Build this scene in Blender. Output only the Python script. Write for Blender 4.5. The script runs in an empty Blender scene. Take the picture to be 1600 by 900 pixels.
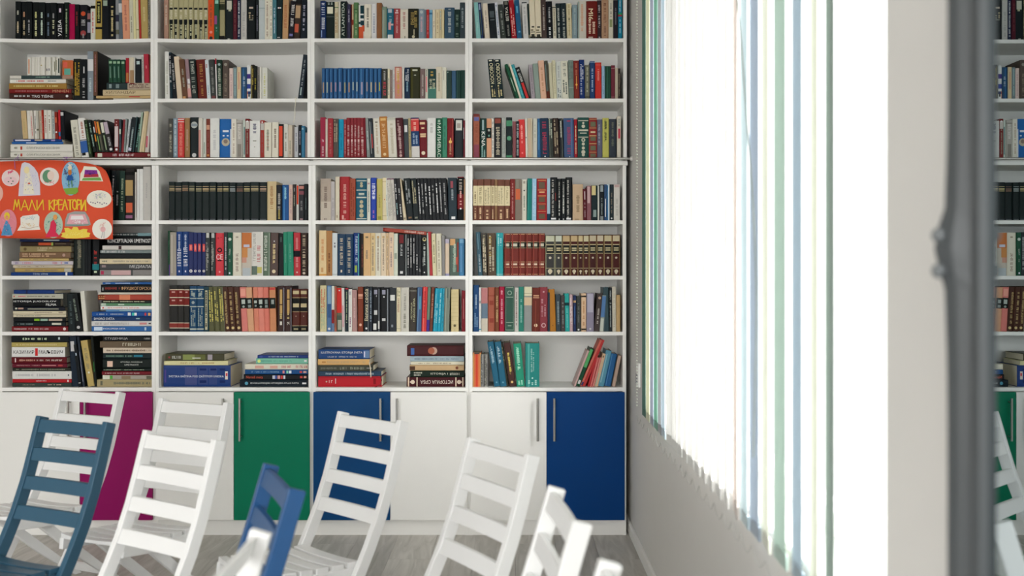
import bpy, math, random
from mathutils import Vector, Matrix
random.seed(7)
# ---------------------------------------------------------------- camera
C = bpy.context.scene.collection
F = 1538.0; HOR = 427.0; CH = 1.33      # focal length in px, horizon row, camera height
YS = 5.0                                # distance of the bookcase fronts
def P(px, py, y):                       # pixel -> world point at distance y
    return Vector(((px-800)*y/F, y, CH-(py-HOR)*y/F))
cd = bpy.data.cameras.new('camera'); cam = bpy.data.objects.new('camera', cd); C.objects.link(cam)
cam.location = (0, 0, CH); cam.rotation_euler = (math.pi/2, 0, 0)
cd.sensor_width = 36; cd.lens = F/1600*36; cd.shift_y = -(450-HOR)/1600; cd.clip_start = .05
cd.dof.use_dof = True; cd.dof.focus_distance = 5.0; cd.dof.aperture_fstop = 2.4
bpy.context.scene.camera = cam
# ---------------------------------------------------------------- sky and exposure
w = bpy.data.worlds.new('overcast'); bpy.context.scene.world = w; w.use_nodes = True
bgn = w.node_tree.nodes['Background']; bgn.inputs[0].default_value = (1, .998, .99, 1)
# overcast sky: brightest overhead, falling smoothly to the horizon; pale ground below
wn = w.node_tree; tcw = wn.nodes.new('ShaderNodeTexCoord'); sep = wn.nodes.new('ShaderNodeSeparateXYZ'); rmp = wn.nodes.new('ShaderNodeMapRange')
rmp.inputs[1].default_value = -.05; rmp.inputs[2].default_value = .75; rmp.inputs[3].default_value = 1.6; rmp.inputs[4].default_value = 4.8
wn.links.new(tcw.outputs['Generated'], sep.inputs[0]); wn.links.new(sep.outputs[2], rmp.inputs[0]); wn.links.new(rmp.outputs[0], bgn.inputs[1])
sd_ = bpy.data.lights.new('hazy_sun', 'SUN'); sd_.energy = 3.6; sd_.angle = math.radians(50); sd_.color = (1, .995, .97)
so_ = bpy.data.objects.new('hazy_sun', sd_); C.objects.link(so_); so_.rotation_euler = Vector((1, -.42, .62)).to_track_quat('Z', 'Y').to_euler()
ar_ = bpy.data.lights.new('rear_fill_light', 'AREA'); ar_.shape = 'RECTANGLE'; ar_.size = 4.6; ar_.size_y = 2.2; ar_.energy = 30; ar_.color = (1, 1, .99)
ao_ = bpy.data.objects.new('rear_fill_light', ar_); C.objects.link(ao_); ao_.location = (-2.0, -1.9, 1.65); ao_.rotation_euler = (math.pi/2, 0, 0)   # added fill lamp outside the rear opening, brightens the shelf interiors
vs = bpy.context.scene.view_settings
vs.view_transform = 'Standard'; vs.look = 'None'; vs.gamma = 1; vs.use_curve_mapping = False; vs.exposure = 0.82
# ---------------------------------------------------------------- materials
def lin(c): return c/12.92 if c <= .04045 else ((c+.055)/1.055)**2.4
def hexc(h):
    h = (h[:3]+'999')[:3] if len(h) < 6 else h
    h = ''.join(ch*2 for ch in h) if len(h) == 3 else h
    return tuple(lin(int(h[i:i+2], 16)/255) for i in (0, 2, 4))
MATS = {}
def mat(h, rough=.5, var=.06, scale=30, metal=0, bump=0, kind=''):
    k = (h, rough, var, scale, metal, bump)
    if k in MATS: return MATS[k]
    m = bpy.data.materials.new((kind or 'paint')+'_'+h); m.use_nodes = True
    nt = m.node_tree; b = nt.nodes['Principled BSDF']; c = hexc(h)
    b.inputs['Roughness'].default_value = rough; b.inputs['Metallic'].default_value = metal
    if kind in ('book_cover', 'print', 'door'): b.inputs['Specular IOR Level'].default_value = .14; c = tuple(v*v/(v+.007) for v in c)
    if var or bump:
        tc = nt.nodes.new('ShaderNodeTexCoord'); n = nt.nodes.new('ShaderNodeTexNoise')
        n.inputs['Scale'].default_value = scale; n.inputs['Detail'].default_value = 4
        nt.links.new(tc.outputs['Object'], n.inputs['Vector'])
        r = nt.nodes.new('ShaderNodeMixRGB'); r.inputs[1].default_value = (*[max(0, v*(1-var)) for v in c], 1)
        r.inputs[2].default_value = (*[min(1, v*(1+var)) for v in c], 1)
        nt.links.new(n.outputs[0], r.inputs[0]); nt.links.new(r.outputs[0], b.inputs['Base Color'])
        if bump:
            bp = nt.nodes.new('ShaderNodeBump'); bp.inputs['Strength'].default_value = bump; bp.inputs['Distance'].default_value = .002
            nt.links.new(n.outputs[0], bp.inputs['Height']); nt.links.new(bp.outputs[0], b.inputs['Normal'])
    else: b.inputs['Base Color'].default_value = (*c, 1)
    MATS[k] = m; return m
# ---------------------------------------------------------------- helpers
class MB:
    def __init__(s): s.v = []; s.f = []; s.mi = []; s.mats = []
    def mi_of(s, m):
        if m not in s.mats: s.mats.append(m)
        return s.mats.index(m)
    def add(s, vs, fs, m=None, M=None):
        o = len(s.v); s.v += [tuple(M @ Vector(p)) if M else tuple(p) for p in vs]
        i = s.mi_of(m) if m else 0
        for f in fs: s.f.append([a+o for a in f]); s.mi.append(i)
        return s
    def box(s, a, b, m=None, M=None):
        x0, y0, z0 = a; x1, y1, z1 = b
        return s.add([(x0,y0,z0),(x1,y0,z0),(x1,y1,z0),(x0,y1,z0),(x0,y0,z1),(x1,y0,z1),(x1,y1,z1),(x0,y1,z1)],
                     [(0,3,2,1),(4,5,6,7),(0,1,5,4),(1,2,6,5),(2,3,7,6),(3,0,4,7)], m, M)
    def tube(s, a, b, r, n=12, m=None, cap=True):
        a = Vector(a); b = Vector(b); d = (b-a).normalized(); u = d.orthogonal().normalized(); v = d.cross(u)
        vs = [tuple(p+(u*math.cos(2*math.pi*k/n)+v*math.sin(2*math.pi*k/n))*r) for p in (a, b) for k in range(n)]
        fs = [(k, (k+1)%n, n+(k+1)%n, n+k) for k in range(n)]
        if cap: fs += [tuple(range(n))[::-1], tuple(range(n, 2*n))]
        return s.add(vs, fs, m)
    def path(s, pts, r, n=6, m=None):
        pts = [Vector(p) for p in pts]; vs = []
        for i, p in enumerate(pts):
            d = (pts[min(i+1, len(pts)-1)]-pts[max(i-1, 0)]).normalized()
            u = d.cross(Vector((.13, .97, .2))).normalized(); v = d.cross(u)
            vs += [tuple(p+(u*math.cos(2*math.pi*k/n)+v*math.sin(2*math.pi*k/n))*r) for k in range(n)]
        fs = [(i*n+k, i*n+(k+1)%n, (i+1)*n+(k+1)%n, (i+1)*n+k) for i in range(len(pts)-1) for k in range(n)]
        return s.add(vs, fs, m)
    def ball(s, c, r, m=None, nu=12, nv=8, sc=(1,1,1)):
        vs = [(c[0]+r*sc[0]*math.sin(math.pi*j/nv)*math.cos(2*math.pi*i/nu), c[1]+r*sc[1]*math.sin(math.pi*j/nv)*math.sin(2*math.pi*i/nu), c[2]+r*sc[2]*math.cos(math.pi*j/nv)) for j in range(nv+1) for i in range(nu)]
        fs = [(j*nu+i, (j+1)*nu+i, (j+1)*nu+(i+1)%nu, j*nu+(i+1)%nu) for j in range(nv) for i in range(nu)]
        return s.add(vs, fs, m)
    def mesh(s, name, m=None, smooth=False):
        me = bpy.data.meshes.new(name); me.from_pydata(s.v, [], s.f)
        if m: me.materials.append(m)
        else:
            for q in s.mats: me.materials.append(q)
            me.polygons.foreach_set('material_index', s.mi)
        if smooth: me.polygons.foreach_set('use_smooth', [True]*len(me.polygons))
        me.update(); return me
    def obj(s, name, m=None, parent=None, loc=None, smooth=False, bevel=0):
        return link(name, s.mesh(name, m, smooth), parent, loc, bevel)
def link(name, me, parent=None, loc=None, bevel=0):
    o = bpy.data.objects.new(name, me); C.objects.link(o)
    if parent: o.parent = parent
    if loc: o.location = loc
    if bevel:
        b = o.modifiers.new('bevel', 'BEVEL'); b.width = bevel; b.segments = 2; b.limit_method = 'ANGLE'
    return o
def empty(name, loc, rz=0):
    o = bpy.data.objects.new(name, None); C.objects.link(o); o.location = loc; o.rotation_euler = (0, 0, rz)
    o.empty_display_size = .05; return o
def tag(o, label=None, cat=None, group=None, kind=None):
    if label: o['label'] = label
    if cat: o['category'] = cat
    if group: o['group'] = group
    if kind: o['kind'] = kind
    return o
def bx(name, a, b, m, parent=None, bevel=0):     # box whose origin is its min corner side centre
    c = Vector(((a[0]+b[0])/2, (a[1]+b[1])/2, a[2]))
    mb = MB().box(Vector(a)-c, Vector(b)-c)
    return mb.obj(name, m, parent, c, bevel=bevel)
# ---------------------------------------------------------------- shared paints
WALL = mat('dad8d4', .9, .02, 8, kind='plaster', bump=.15)
WHITE = mat('f1f0ec', .42, .015, 6, kind='laminate')
WHITE2 = mat('f2f1ee', .5, .02, 20, kind='white_paint')
STEEL = mat('b5b3ae', .28, .05, 60, metal=1, kind='steel')
# ---------------------------------------------------------------- room
XW = .608; XL = -4.6; YB = 5.34; YR = -1.6; ZC = 2.95
def struct(o): o['kind'] = 'structure'; return o
fl = struct(bx('floor', (XL, YR, -.1), (XW, YB, -.009), mat('4b463f', .9)))
def plank_mat():
    m = bpy.data.materials.new('grey_oak_laminate'); m.use_nodes = True; nt = m.node_tree; b = nt.nodes['Principled BSDF']
    N = nt.nodes.new; L = nt.links.new
    tc = N('ShaderNodeTexCoord'); oi = N('ShaderNodeObjectInfo'); mp = N('ShaderNodeMapping'); mp.inputs['Scale'].default_value = (10, 1.2, 1)
    ad = N('ShaderNodeVectorMath'); ad.operation = 'ADD'; sc = N('ShaderNodeVectorMath'); sc.operation = 'SCALE'; sc.inputs[3].default_value = 37
    cb = N('ShaderNodeCombineXYZ'); L(oi.outputs['Random'], cb.inputs[0]); L(oi.outputs['Random'], cb.inputs[1]); L(cb.outputs[0], sc.inputs[0])
    L(tc.outputs['Object'], mp.inputs[0]); L(mp.outputs[0], ad.inputs[0]); L(sc.outputs[0], ad.inputs[1])
    n = N('ShaderNodeTexNoise'); n.inputs['Scale'].default_value = 2.2; n.inputs['Detail'].default_value = 8; n.inputs['Distortion'].default_value = 1.2
    L(ad.outputs[0], n.inputs[0])
    r = N('ShaderNodeValToRGB'); e = r.color_ramp.elements
    e[0].position = .3; e[0].color = (*hexc('a6a29a'), 1); e[1].position = .7; e[1].color = (*hexc('c6c2bb'), 1)
    L(n.outputs[0], r.inputs[0])
    hv = N('ShaderNodeHueSaturation'); mr = N('ShaderNodeMapRange'); mr.inputs[3].default_value = .9; mr.inputs[4].default_value = 1.1
    L(oi.outputs['Random'], mr.inputs[0]); L(mr.outputs[0], hv.inputs['Value']); L(r.outputs[0], hv.inputs['Color']); L(hv.outputs[0], b.inputs['Base Color'])
    b.inputs['Roughness'].default_value = .5
    bp = N('ShaderNodeBump'); bp.inputs['Strength'].default_value = .2; bp.inputs['Distance'].default_value = .001; L(n.outputs[0], bp.inputs['Height']); L(bp.outputs[0], b.inputs['Normal'])
    return m
PL = plank_mat(); pw_, pl_ = .197, 1.285; pme = {}
i = 0; x = XW-.002
while x > -4.0:
    x0 = x-pw_; y = YB-.30-[.46, 1.1, .2, .8, 1.27][i % 5]; y1 = YB-.02
    while y1 > 1.2:
        y0 = max(y, 1.0); k = round(y1-y0, 3)
        if k > .03:
            if k not in pme:
                pme[k] = MB().box((-pw_/2+.0006, -k/2+.0006, -.009), (pw_/2-.0006, k/2-.0006, 0)).mesh('plank', PL)
            link('plank', pme[k], fl, ((x+x0)/2, (y0+y1)/2, .05) if False else None).location = Vector(((x+x0)/2, (y0+y1)/2, 0))-Vector(fl.location)
        y1 = y0; y = y0-pl_
    x = x0; i += 1
struct(bx('ceiling', (XL, YR, ZC), (XW+.25, YB, ZC+.1), mat('dedcd6', .9)))
struct(bx('wall_back', (XL, YB, 0), (XW+.25, YB+.12, ZC), WALL))
struct(bx('wall_left', (XL-.12, YR, 0), (XL, YB, ZC), WALL))
# right wall with its window opening
WY0, WY1, WZ0, WZ1 = 1.60, 4.50, .715, 2.72
mb = MB(); t = .26
mb.box((0, YR, 0), (t, YB, WZ0)); mb.box((0, YR, WZ1), (t, YB, ZC)); mb.box((0, YR, WZ0), (t, WY0, WZ1)); mb.box((0, WY1, WZ0), (t, YB, WZ1))
struct(mb.obj('wall_right', WALL, None, (XW, 0, 0)))
struct(bx('baseboard_right', (XW-.014, YR, 0), (XW, YB-.001, .06), WHITE, bevel=.003))
# rear wall: mostly window, behind the camera
mb = MB(); mb.box((XL, 0, 0), (XW, .2, .5)); mb.box((XL, 0, 2.8), (XW, .2, ZC)); mb.box((XL, 0, .5), (XL+.3, .2, 2.8)); mb.box((XW-.3, 0, .5), (XW, .2, 2.8))
struct(mb.obj('wall_rear', WALL, None, (0, YR-.2, 0)))
def glass_mat():
    m = bpy.data.materials.new('window_glass'); m.use_nodes = True; nt = m.node_tree; nt.nodes.clear()
    o = nt.nodes.new('ShaderNodeOutputMaterial'); mx = nt.nodes.new('ShaderNodeMixShader'); lw = nt.nodes.new('ShaderNodeLayerWeight'); pwn = nt.nodes.new('ShaderNodeMath'); pwn.operation = 'POWER'; pwn.inputs[1].default_value = 5; nt.links.new(lw.outputs['Facing'], pwn.inputs[0]); fr = nt.nodes.new('ShaderNodeMath'); fr.operation = 'MULTIPLY_ADD'; fr.inputs[1].default_value = .92; fr.inputs[2].default_value = .04; nt.links.new(pwn.outputs[0], fr.inputs[0])
    tr = nt.nodes.new('ShaderNodeBsdfTransparent'); gl = nt.nodes.new('ShaderNodeBsdfGlossy'); gl.inputs['Roughness'].default_value = 0
    nt.links.new(fr.outputs[0], mx.inputs[0]); nt.links.new(tr.outputs[0], mx.inputs[1]); nt.links.new(gl.outputs[0], mx.inputs[2]); nt.links.new(mx.outputs[0], o.inputs[0]); return m
GL = glass_mat()
win = struct(empty('window_1', (XW+.15, (WY0+WY1)/2, WZ0+.0185)))
h = (WY1-WY0)/2; H = WZ1-WZ0-.019; fw = .055
for nm, a, b in (('window_frame', (-.03, -h, 0), (.03, h, fw)), ('window_frame', (-.03, -h, H-fw), (.03, h, H)),
                 ('window_frame', (-.03, -h, fw), (.03, -h+fw, H-fw)), ('window_frame', (-.03, h-fw, fw), (.03, h, H-fw)),
                 ('mullion', (-.03, -.5, fw), (.03, -.44, H-fw)), ('mullion', (-.03, .46, fw), (.03, .52, H-fw))):
    bx(nm, a, b, WHITE2, win, .004)
for a, b in ((-h+fw, -.5), (-.44, .46), (.52, h-fw)):
    bx('glass_pane', (-.003, a, fw), (.003, b, H-fw), GL, win)
struct(bx('trim_1', (XW+.0005, WY0+.0005, WZ0+.0003), (XW+.2595, WY1-.0005, WZ0+.018), WHITE, bevel=.003))   # window sill
# ---------------------------------------------------------------- vertical blind
bl = tag(empty('vertical_blind', (.575, 3.04, 2.8)), 'vertical blind of white slats with some blue, green and yellow ones at the window', 'blind')
def fabric(h):
    m = bpy.data.materials.new('blind_fabric_'+h); m.use_nodes = True; nt = m.node_tree; nt.nodes.clear(); N = nt.nodes.new; L = nt.links.new
    o = N('ShaderNodeOutputMaterial'); d = N('ShaderNodeBsdfDiffuse'); t = N('ShaderNodeBsdfTranslucent'); mx = N('ShaderNodeMixShader'); mx.inputs[0].default_value = .34 if h == 'f4f4f2' else .27
    tc = N('ShaderNodeTexCoord'); wv = N('ShaderNodeTexNoise'); wv.inputs['Scale'].default_value = 250; L(tc.outputs['Object'], wv.inputs[0])
    c = N('ShaderNodeMixRGB'); cc = hexc(h); c.inputs[1].default_value = (*[v*.95 for v in cc], 1); c.inputs[2].default_value = (*cc, 1); L(wv.outputs[0], c.inputs[0])
    L(c.outputs[0], d.inputs[0]); L(c.outputs[0], t.inputs[0]); L(d.outputs[0], mx.inputs[1]); L(t.outputs[0], mx.inputs[2]); L(mx.outputs[0], o.inputs[0]); return m
bx('headrail', (-.025, -1.35, 0), (.025, 1.4, .04), WHITE2, bl, .003)
slc = [(1296,'a6b4ae','dark green'),(1271,'eff1e6','pale yellow-green'),(1245,'c4d3dc','blue'),(1218,'cbdcd4','green'),(1195,'f0f2e9','pale yellow-green'),(1178,'c6d1dc','blue'),(1162,'e2eef1','pale blue'),(1148,'f1eae5','pale pink')]
ys = [(.575*F/(p-800), c, n) for p, c, n in slc]
y = 2.655
while y < 3.7: ys.append((y, 'f4f4f2', None)); y += .105
ys += [(.575*F/(p-800), c, n) for p, c, n in ((1036,'dfeaf0','pale blue'),(1030,'d0d3d6','grey'),(1024,'a5d0c0','green'),(1018,'c4cad6','grey-blue'),(1012,'e8e9d4','pale yellow-green'),(1006,'6f8f86','dark green'))]
TW = {0: 14, 1: 12, 2: 15, 3: 18, 4: 11, 5: 14, 6: 11, 7: 6}      # how far each slat is turned: its visible breadth
def tilt(k, y):
    wp = TW.get(k, 5.2 if k >= len(ys)-6 else 7.5+random.uniform(-2, 2))
    return math.atan2(.575, y)-math.asin(min(.5, wp*y/(F*.11)))
SM = {}; chain = []
for k, (y, c, n) in enumerate(ys):
    if c not in SM:
        mb = MB(); n_ = 5; wd = .110; zb = -2.095
        for s in (-1, 1):
            vs = []
            for q in range(n_):
                u = -wd/2+wd*q/(n_-1); cv = .006*(1-(2*u/wd)**2)
                for z in (0, zb+.035, zb): vs.append((s*.0004+cv, u, z))
            fs = [(3*q+j, 3*q+3+j, 3*q+4+j, 3*q+1+j) for q in range(n_-1) for j in range(2)]
            mb.add(vs, fs)
        mb.box((-.0025+.004, -wd/2+.004, zb), (.0025+.004, wd/2-.004, zb+.032))   # weight in its pocket
        SM[c] = mb.mesh('slat', fabric(c), False)
    o = link('slat', SM[c], bl, (0, y-3.04, 0))
    o.rotation_euler = (0, 0, -tilt(k, y))
    if n: o['label'] = n+' fabric slat'
    chain.append(y-3.04)
chain.sort()
mb = MB()
for a, b in zip(chain, chain[1:]):
    pts = [(-.03, a+(b-a)*q/6, -2.088-.03*math.sin(math.pi*q/6)) for q in range(7)]
    mb.path(pts, .001, 5)
mb.obj('bottom_chain', mat('b5b5b0', .5, 0), bl)
mb = MB()
for q in range(150): mb.ball((-.045, 1.14, -.02-q*.0135), .0035, nu=5, nv=4)
mb.obj('control_chain', mat('e4e6dc', .4, 0), bl)
mb = MB(); pts = [(-.05-.02*math.sin(q/5), -.86+.14*math.sin(q/9)+.02*math.sin(q/3), -.1-q*.045) for q in range(40)]
mb.path(pts, .002, 6); mb.obj('pull_cord', mat('9aa3a0', .6, 0), bl)
# sheer curtain gathered at the near end of the window
mb = MB(); n_ = 44; m_ = 14; vs = []
for i in range(n_+1):
    u = i/n_
    for j in range(m_+1):
        z = j/m_; spread = 1-.35*z
        vs.append((.018*math.sin(u*38)+.008*math.sin(u*17+z*3), (u*.26)*spread+.10*z*z*.6, -2.02*z))
fs = [(i*(m_+1)+j, (i+1)*(m_+1)+j, (i+1)*(m_+1)+j+1, i*(m_+1)+j+1) for i in range(n_) for j in range(m_)]
mb.add(vs, fs)
cm = bpy.data.materials.new('sheer_voile'); cm.use_nodes = True; nt = cm.node_tree; nt.nodes.clear(); N = nt.nodes.new; L = nt.links.new
o_ = N('ShaderNodeOutputMaterial'); d_ = N('ShaderNodeBsdfDiffuse'); d_.inputs[0].default_value = (.9,.92,.9,1); t_ = N('ShaderNodeBsdfTranslucent'); t_.inputs[0].default_value = (.9,.93,.91,1); x_ = N('ShaderNodeBsdfTransparent'); m1 = N('ShaderNodeMixShader'); m2 = N('ShaderNodeMixShader'); m2.inputs[0].default_value = .45
L(d_.outputs[0], m1.inputs[1]); L(t_.outputs[0], m1.inputs[2]); L(x_.outputs[0], m2.inputs[1]); L(m1.outputs[0], m2.inputs[2]); L(m2.outputs[0], o_.inputs[0])
tag(mb.obj('sheer_curtain', cm, None, (.67, WY0+.01, WZ1), smooth=True), 'white sheer curtain hanging beside the blind at the near end of the window', 'curtain')
# ---------------------------------------------------------------- wall plate
o = empty('wall_switch', (XW-.001, 4.68, .79)); tag(o, 'small white switch plate on the wall beside the blind, below the shelf rail', 'switch')
bx('plate', (-.012, -.04, 0), (0, .04, .115), WHITE2, o, .004); bx('rocker', (-.017, -.02, .015), (-.0122, .02, .065), mat('8f8f96', .5, 0), o, .002)
# ---------------------------------------------------------------- mirror on the right wall, near the camera
XM = .572; MY0, MY1, MZ0, MZ1 = .66, 1.181, .62, 2.05
mir = tag(empty('wall_mirror', (XM, (MY0+MY1)/2, MZ0)), 'tall mirror in an ornate silver-grey frame on the right wall, reflecting bookshelves and chairs', 'mirror')
mm = bpy.data.materials.new('mirror_glass'); mm.use_nodes = True; b_ = mm.node_tree.nodes['Principled BSDF']
b_.inputs['Metallic'].default_value = 1; b_.inputs['Roughness'].default_value = 0.0; b_.inputs['Base Color'].default_value = (.47, .53, .55, 1)
mb = MB().box((0, MY0, MZ0), (.006, MY1, MZ1)); o = mb.obj('mirror_glass', mm, mir); o.location = -Vector(mir.location)+Vector((XM, 0, 0))
FM = mat('464a4c', .45, .08, 12, kind='frame_silver')
def prof(p):    # outward distance, X ; p = extra bulge
    return [(0, XM+.006), (0, XM-.001), (.003, XM-.011), (.018, XM-.013), (.023, XM-.005), (.030, XM-.005), (.042, XM-.018-p*.6), (.058+p*.5, XM-.024-p), (.074+p, XM-.016-p*.7), (.084+p, XM+.003), (.084, XW-.002)]
def bulge(z):
    d = abs(z-1.36); b = .010*math.exp(-(d/.028)**4) + .0035*math.exp(-(d/.10)**2)
    for c in (.86, 1.86): b += .008*math.exp(-((z-c)/.05)**2)
    return b
def frame_run(side):
    mb = MB(); vs = []; K = 60 if side in 'FN' else 24
    for k in range(K+1):
        s = k/K
        if side in 'FN':
            for d, X in prof(bulge(MZ0+(MZ1-MZ0)*s) if 0 < k < K else 0):
                z = (MZ0-d)+(MZ1-MZ0+2*d)*s; yy = MY1+d if side == 'F' else MY0-d
                vs.append((X, yy, z))
        else:
            for d, X in prof(0):
                yy = (MY0-d)+(MY1-MY0+2*d)*s; z = MZ1+d if side == 'T' else MZ0-d
                vs.append((X, yy, z))
    n = len(prof(0)); fs = [(k*n+j, k*n+j+1, (k+1)*n+j+1, (k+1)*n+j) for k in range(K) for j in range(n-1)]
    fs += [tuple(range(n)), tuple(K*n+j for j in range(n))[::-1]]
    mb.add(vs, fs); o = mb.obj('frame_rail' if side in 'TB' else 'frame_stile', FM, mir, smooth=False); o.location = -Vector(mir.location); return o
for s in 'FNTB': frame_run(s)
for z in (1.333, 1.378):
    mb = MB().ball((0, 0, 0), .011, sc=(.8, 1, .9)); o = mb.obj('frame_bead', mat('6f7375', .4, 0), mir, smooth=True); o.location = Vector((XM-.034, MY1+.06, z))-Vector(mir.location)
# ---------------------------------------------------------------- bookcases
UB = [-250, -5, 240.8, 485.8, 732.3, 979.5]      # unit boundaries of the upper row, px on the front plane
LB = [-247, -2, 242.5, 487.5, 732.7, 978.5]
TH = .0172; DEP = .285; sx = YS/F
def X_(px): return (px-800)*sx
def Z_(py): return CH-(py-HOR)*sx
ROWY = {1: 60, 2: 154, 3: 246, 4: 344.3, 5: 431, 6: 518.4, 7: 605.6}   # top front edge of each shelf
SAG = {(1,1):.006,(1,2):.008,(1,3):.003,(2,1):.006}
def board(name, x0, x1, z1, th, parent, sag=0, y0=YS, dep=DEP):
    mb = MB(); n = 8 if sag else 1; vs = []
    for k in range(n+1):
        t = k/n; dz = -sag*(1-(2*t-1)**2); x = x0+(x1-x0)*t
        vs += [(x, y0, z1+dz), (x, y0+dep, z1+dz), (x, y0+dep, z1-th+dz), (x, y0, z1-th+dz)]
    fs = [(4*k+a, 4*k+b, 4*k+4+b, 4*k+4+a) for k in range(n) for a, b in ((1,0),(2,1),(3,2),(0,3))]
    fs += [(0,1,2,3), (4*n+3,4*n+2,4*n+1,4*n)]
    pl = Vector(parent.location); mb.add([tuple(Vector(v)-pl) for v in vs], fs)
    return mb.obj(name, WHITE, parent)
def pbx(name, a, b, m, parent, bevel=0):
    pl = Vector(parent.location); return bx(name, Vector(a)-pl, Vector(b)-pl, m, parent, bevel)
ords = ['leftmost', 'second', 'third', 'right']
doorc = {0: ('e9e7e1', 'e9e7e1'), 1: ('e9e7e1', '931660'), 2: ('e9e7e1', '0a7c5c'), 3: ('0e4678', 'e9e7e1'), 4: ('e9e7e1', '00407c')}
seam = {0: -125, 1: 127, 2: 366.8, 3: 610.3, 4: 854}
wherel = {0: 'white wall bookcase cut off by the left edge behind the poster, {}', 1: '{} behind the orange poster and the blue chair', 2: '{} between the poster and the third bay', 3: '{} in the middle of the wall', 4: '{} nearest the window wall'}
for bi in range(5):
    # lower unit
    x0, x1 = X_(LB[bi])+.0004, X_(LB[bi+1])-.0004; zt = Z_(252.2)
    u = empty('lower_bookcase', ((x0+x1)/2, YS+DEP/2, 0))
    lab = {0: 'white lower bookcase at the far left, mostly out of view', 1: 'white lower bookcase behind the poster, with white and magenta doors', 2: 'white lower bookcase with one white and one green door', 3: 'white lower bookcase with blue left door and white right door', 4: 'white lower bookcase by the window wall, with white and bright blue doors'}[bi]
    tag(u, lab, 'bookcase', 'modular wall bookcases')
    pbx('side_panel', (x0, YS, 0), (x0+TH, YS+DEP, zt-.0201), WHITE, u); pbx('side_panel', (x1-TH, YS, 0), (x1, YS+DEP, zt-.0201), WHITE, u)
    pbx('back_panel', (x0+TH, YS+DEP-.006, .06), (x1-TH, YS+DEP, zt-.0201), WHITE, u)
    pbx('top_panel', (x0-.0003, YS-.012, zt-.020), (x1+(.006 if bi == 4 else .0003), YS+DEP, zt), WHITE, u, .0008)
    for r in (4, 5, 6, 7):
        board('shelf', x0+TH, x1-TH, Z_(ROWY[r]), .0185, u, 0, YS+(.0 if r < 7 else 0), DEP-.006)
    zd1 = Z_(612.2); zd0 = Z_(811.5); s = X_(seam[bi])
    for k, (a, b) in enumerate(((x0+TH*.55, s-.0012), (s+.0012, x1-TH*.55))):
        c = doorc[bi][k]; m = WHITE if c == 'e9e7e1' else mat(c, .38, .02, 300, kind='door')
        d = pbx('cabinet_door', (a, YS-.0175, zd0), (b, YS-.0005, zd1), m, u, .0012)
        if c != 'e9e7e1': d['label'] = {'931660': 'magenta cabinet door', '0a7c5c': 'green cabinet door', '0e4678': 'dark blue cabinet door', '00407c': 'bright blue cabinet door'}[c]
        hx = (b-.045) if k == 0 else (a+.037); c0 = Vector(d.location)+Vector(u.location)
        mb = MB(); z1 = zd1-.028; z0 = z1-.215; yy = YS-.048
        mb.tube((hx, yy, z0), (hx, yy, z1), .0062)
        for z in (z0+.02, z1-.02): mb.tube((hx, yy, z), (hx, YS-.0177, z), .0045, 8)
        mb.v = [tuple(Vector(v)-c0) for v in mb.v]; mb.obj('handle', STEEL, d, smooth=False)
    pbx('plinth', (x0+TH, YS+.004, 0), (x1-TH, YS+.022, Z_(812.5)), WHITE, u)
    # upper unit
    x0, x1 = X_(UB[bi])+.0004, X_(UB[bi+1])-.0004; z0 = zt+.0005; z1 = 2.86
    u = empty('upper_bookcase', ((x0+x1)/2, YS+DEP/2, z0))
    tag(u, {0: 'white upper bookcase at the far left edge, mostly out of view', 1: 'white upper bookcase full of books directly above the orange poster', 2: 'white upper bookcase above the green-door cabinet, with sagging top shelf', 3: 'white upper bookcase of four shelves above the dark blue door', 4: 'white upper bookcase beside the window wall, above the rail'}[bi], 'bookcase', 'modular wall bookcases')
    pbx('side_panel', (x0, YS, z0), (x0+TH, YS+DEP, z1), WHITE, u); pbx('side_panel', (x1-TH, YS, z0), (x1, YS+DEP, z1), WHITE, u)
    pbx('back_panel', (x0+TH, YS+DEP-.006, z0), (x1-TH, YS+DEP, z1), WHITE, u)
    board('bottom_panel', x0+TH, x1-TH, Z_(246), Z_(246)-z0, u, 0, YS, DEP-.006)
    for k, py in enumerate((60, 154)): board('shelf', x0+TH, x1-TH, Z_(py), .0185, u, SAG.get((bi, k+1), 0), YS, DEP-.006)
    board('shelf', x0+TH, x1-TH, Z_(-34), .0185, u, 0, YS, DEP-.006); board('top_panel', x0+TH, x1-TH, z1, .0185, u, 0, YS, DEP-.006)
# steel rail in front of the ledge
rl = tag(empty('ladder_rail', (X_(400), YS-.03, Z_(249))), 'thin steel rail running along the ledge between lower and upper bookcases', 'rail')
ox = X_(400)
mb = MB().tube((X_(-235)-ox, 0, 0), (X_(983)-ox, 0, 0), .0062, 14); mb.obj('tube', STEEL, rl)
mb = MB().ball((0, 0, 0), .014, sc=(.8, 1, 1)); mb.obj('end_cap', mat('cfcdc8', .3, 0), rl, (X_(986)-ox, 0, 0), smooth=True)
for px in (-3, 241, 487, 733, 974):
    mb = MB(); mb.box((-.011, -.002, -.007), (.011, .0175, -.0045)); mb.tube((0, 0, -.009), (0, 0, .0), .004, 8)
    mb.obj('bracket', mat('6c6a66', .4, 0), rl, (X_(px)-ox, 0, 0))
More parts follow.
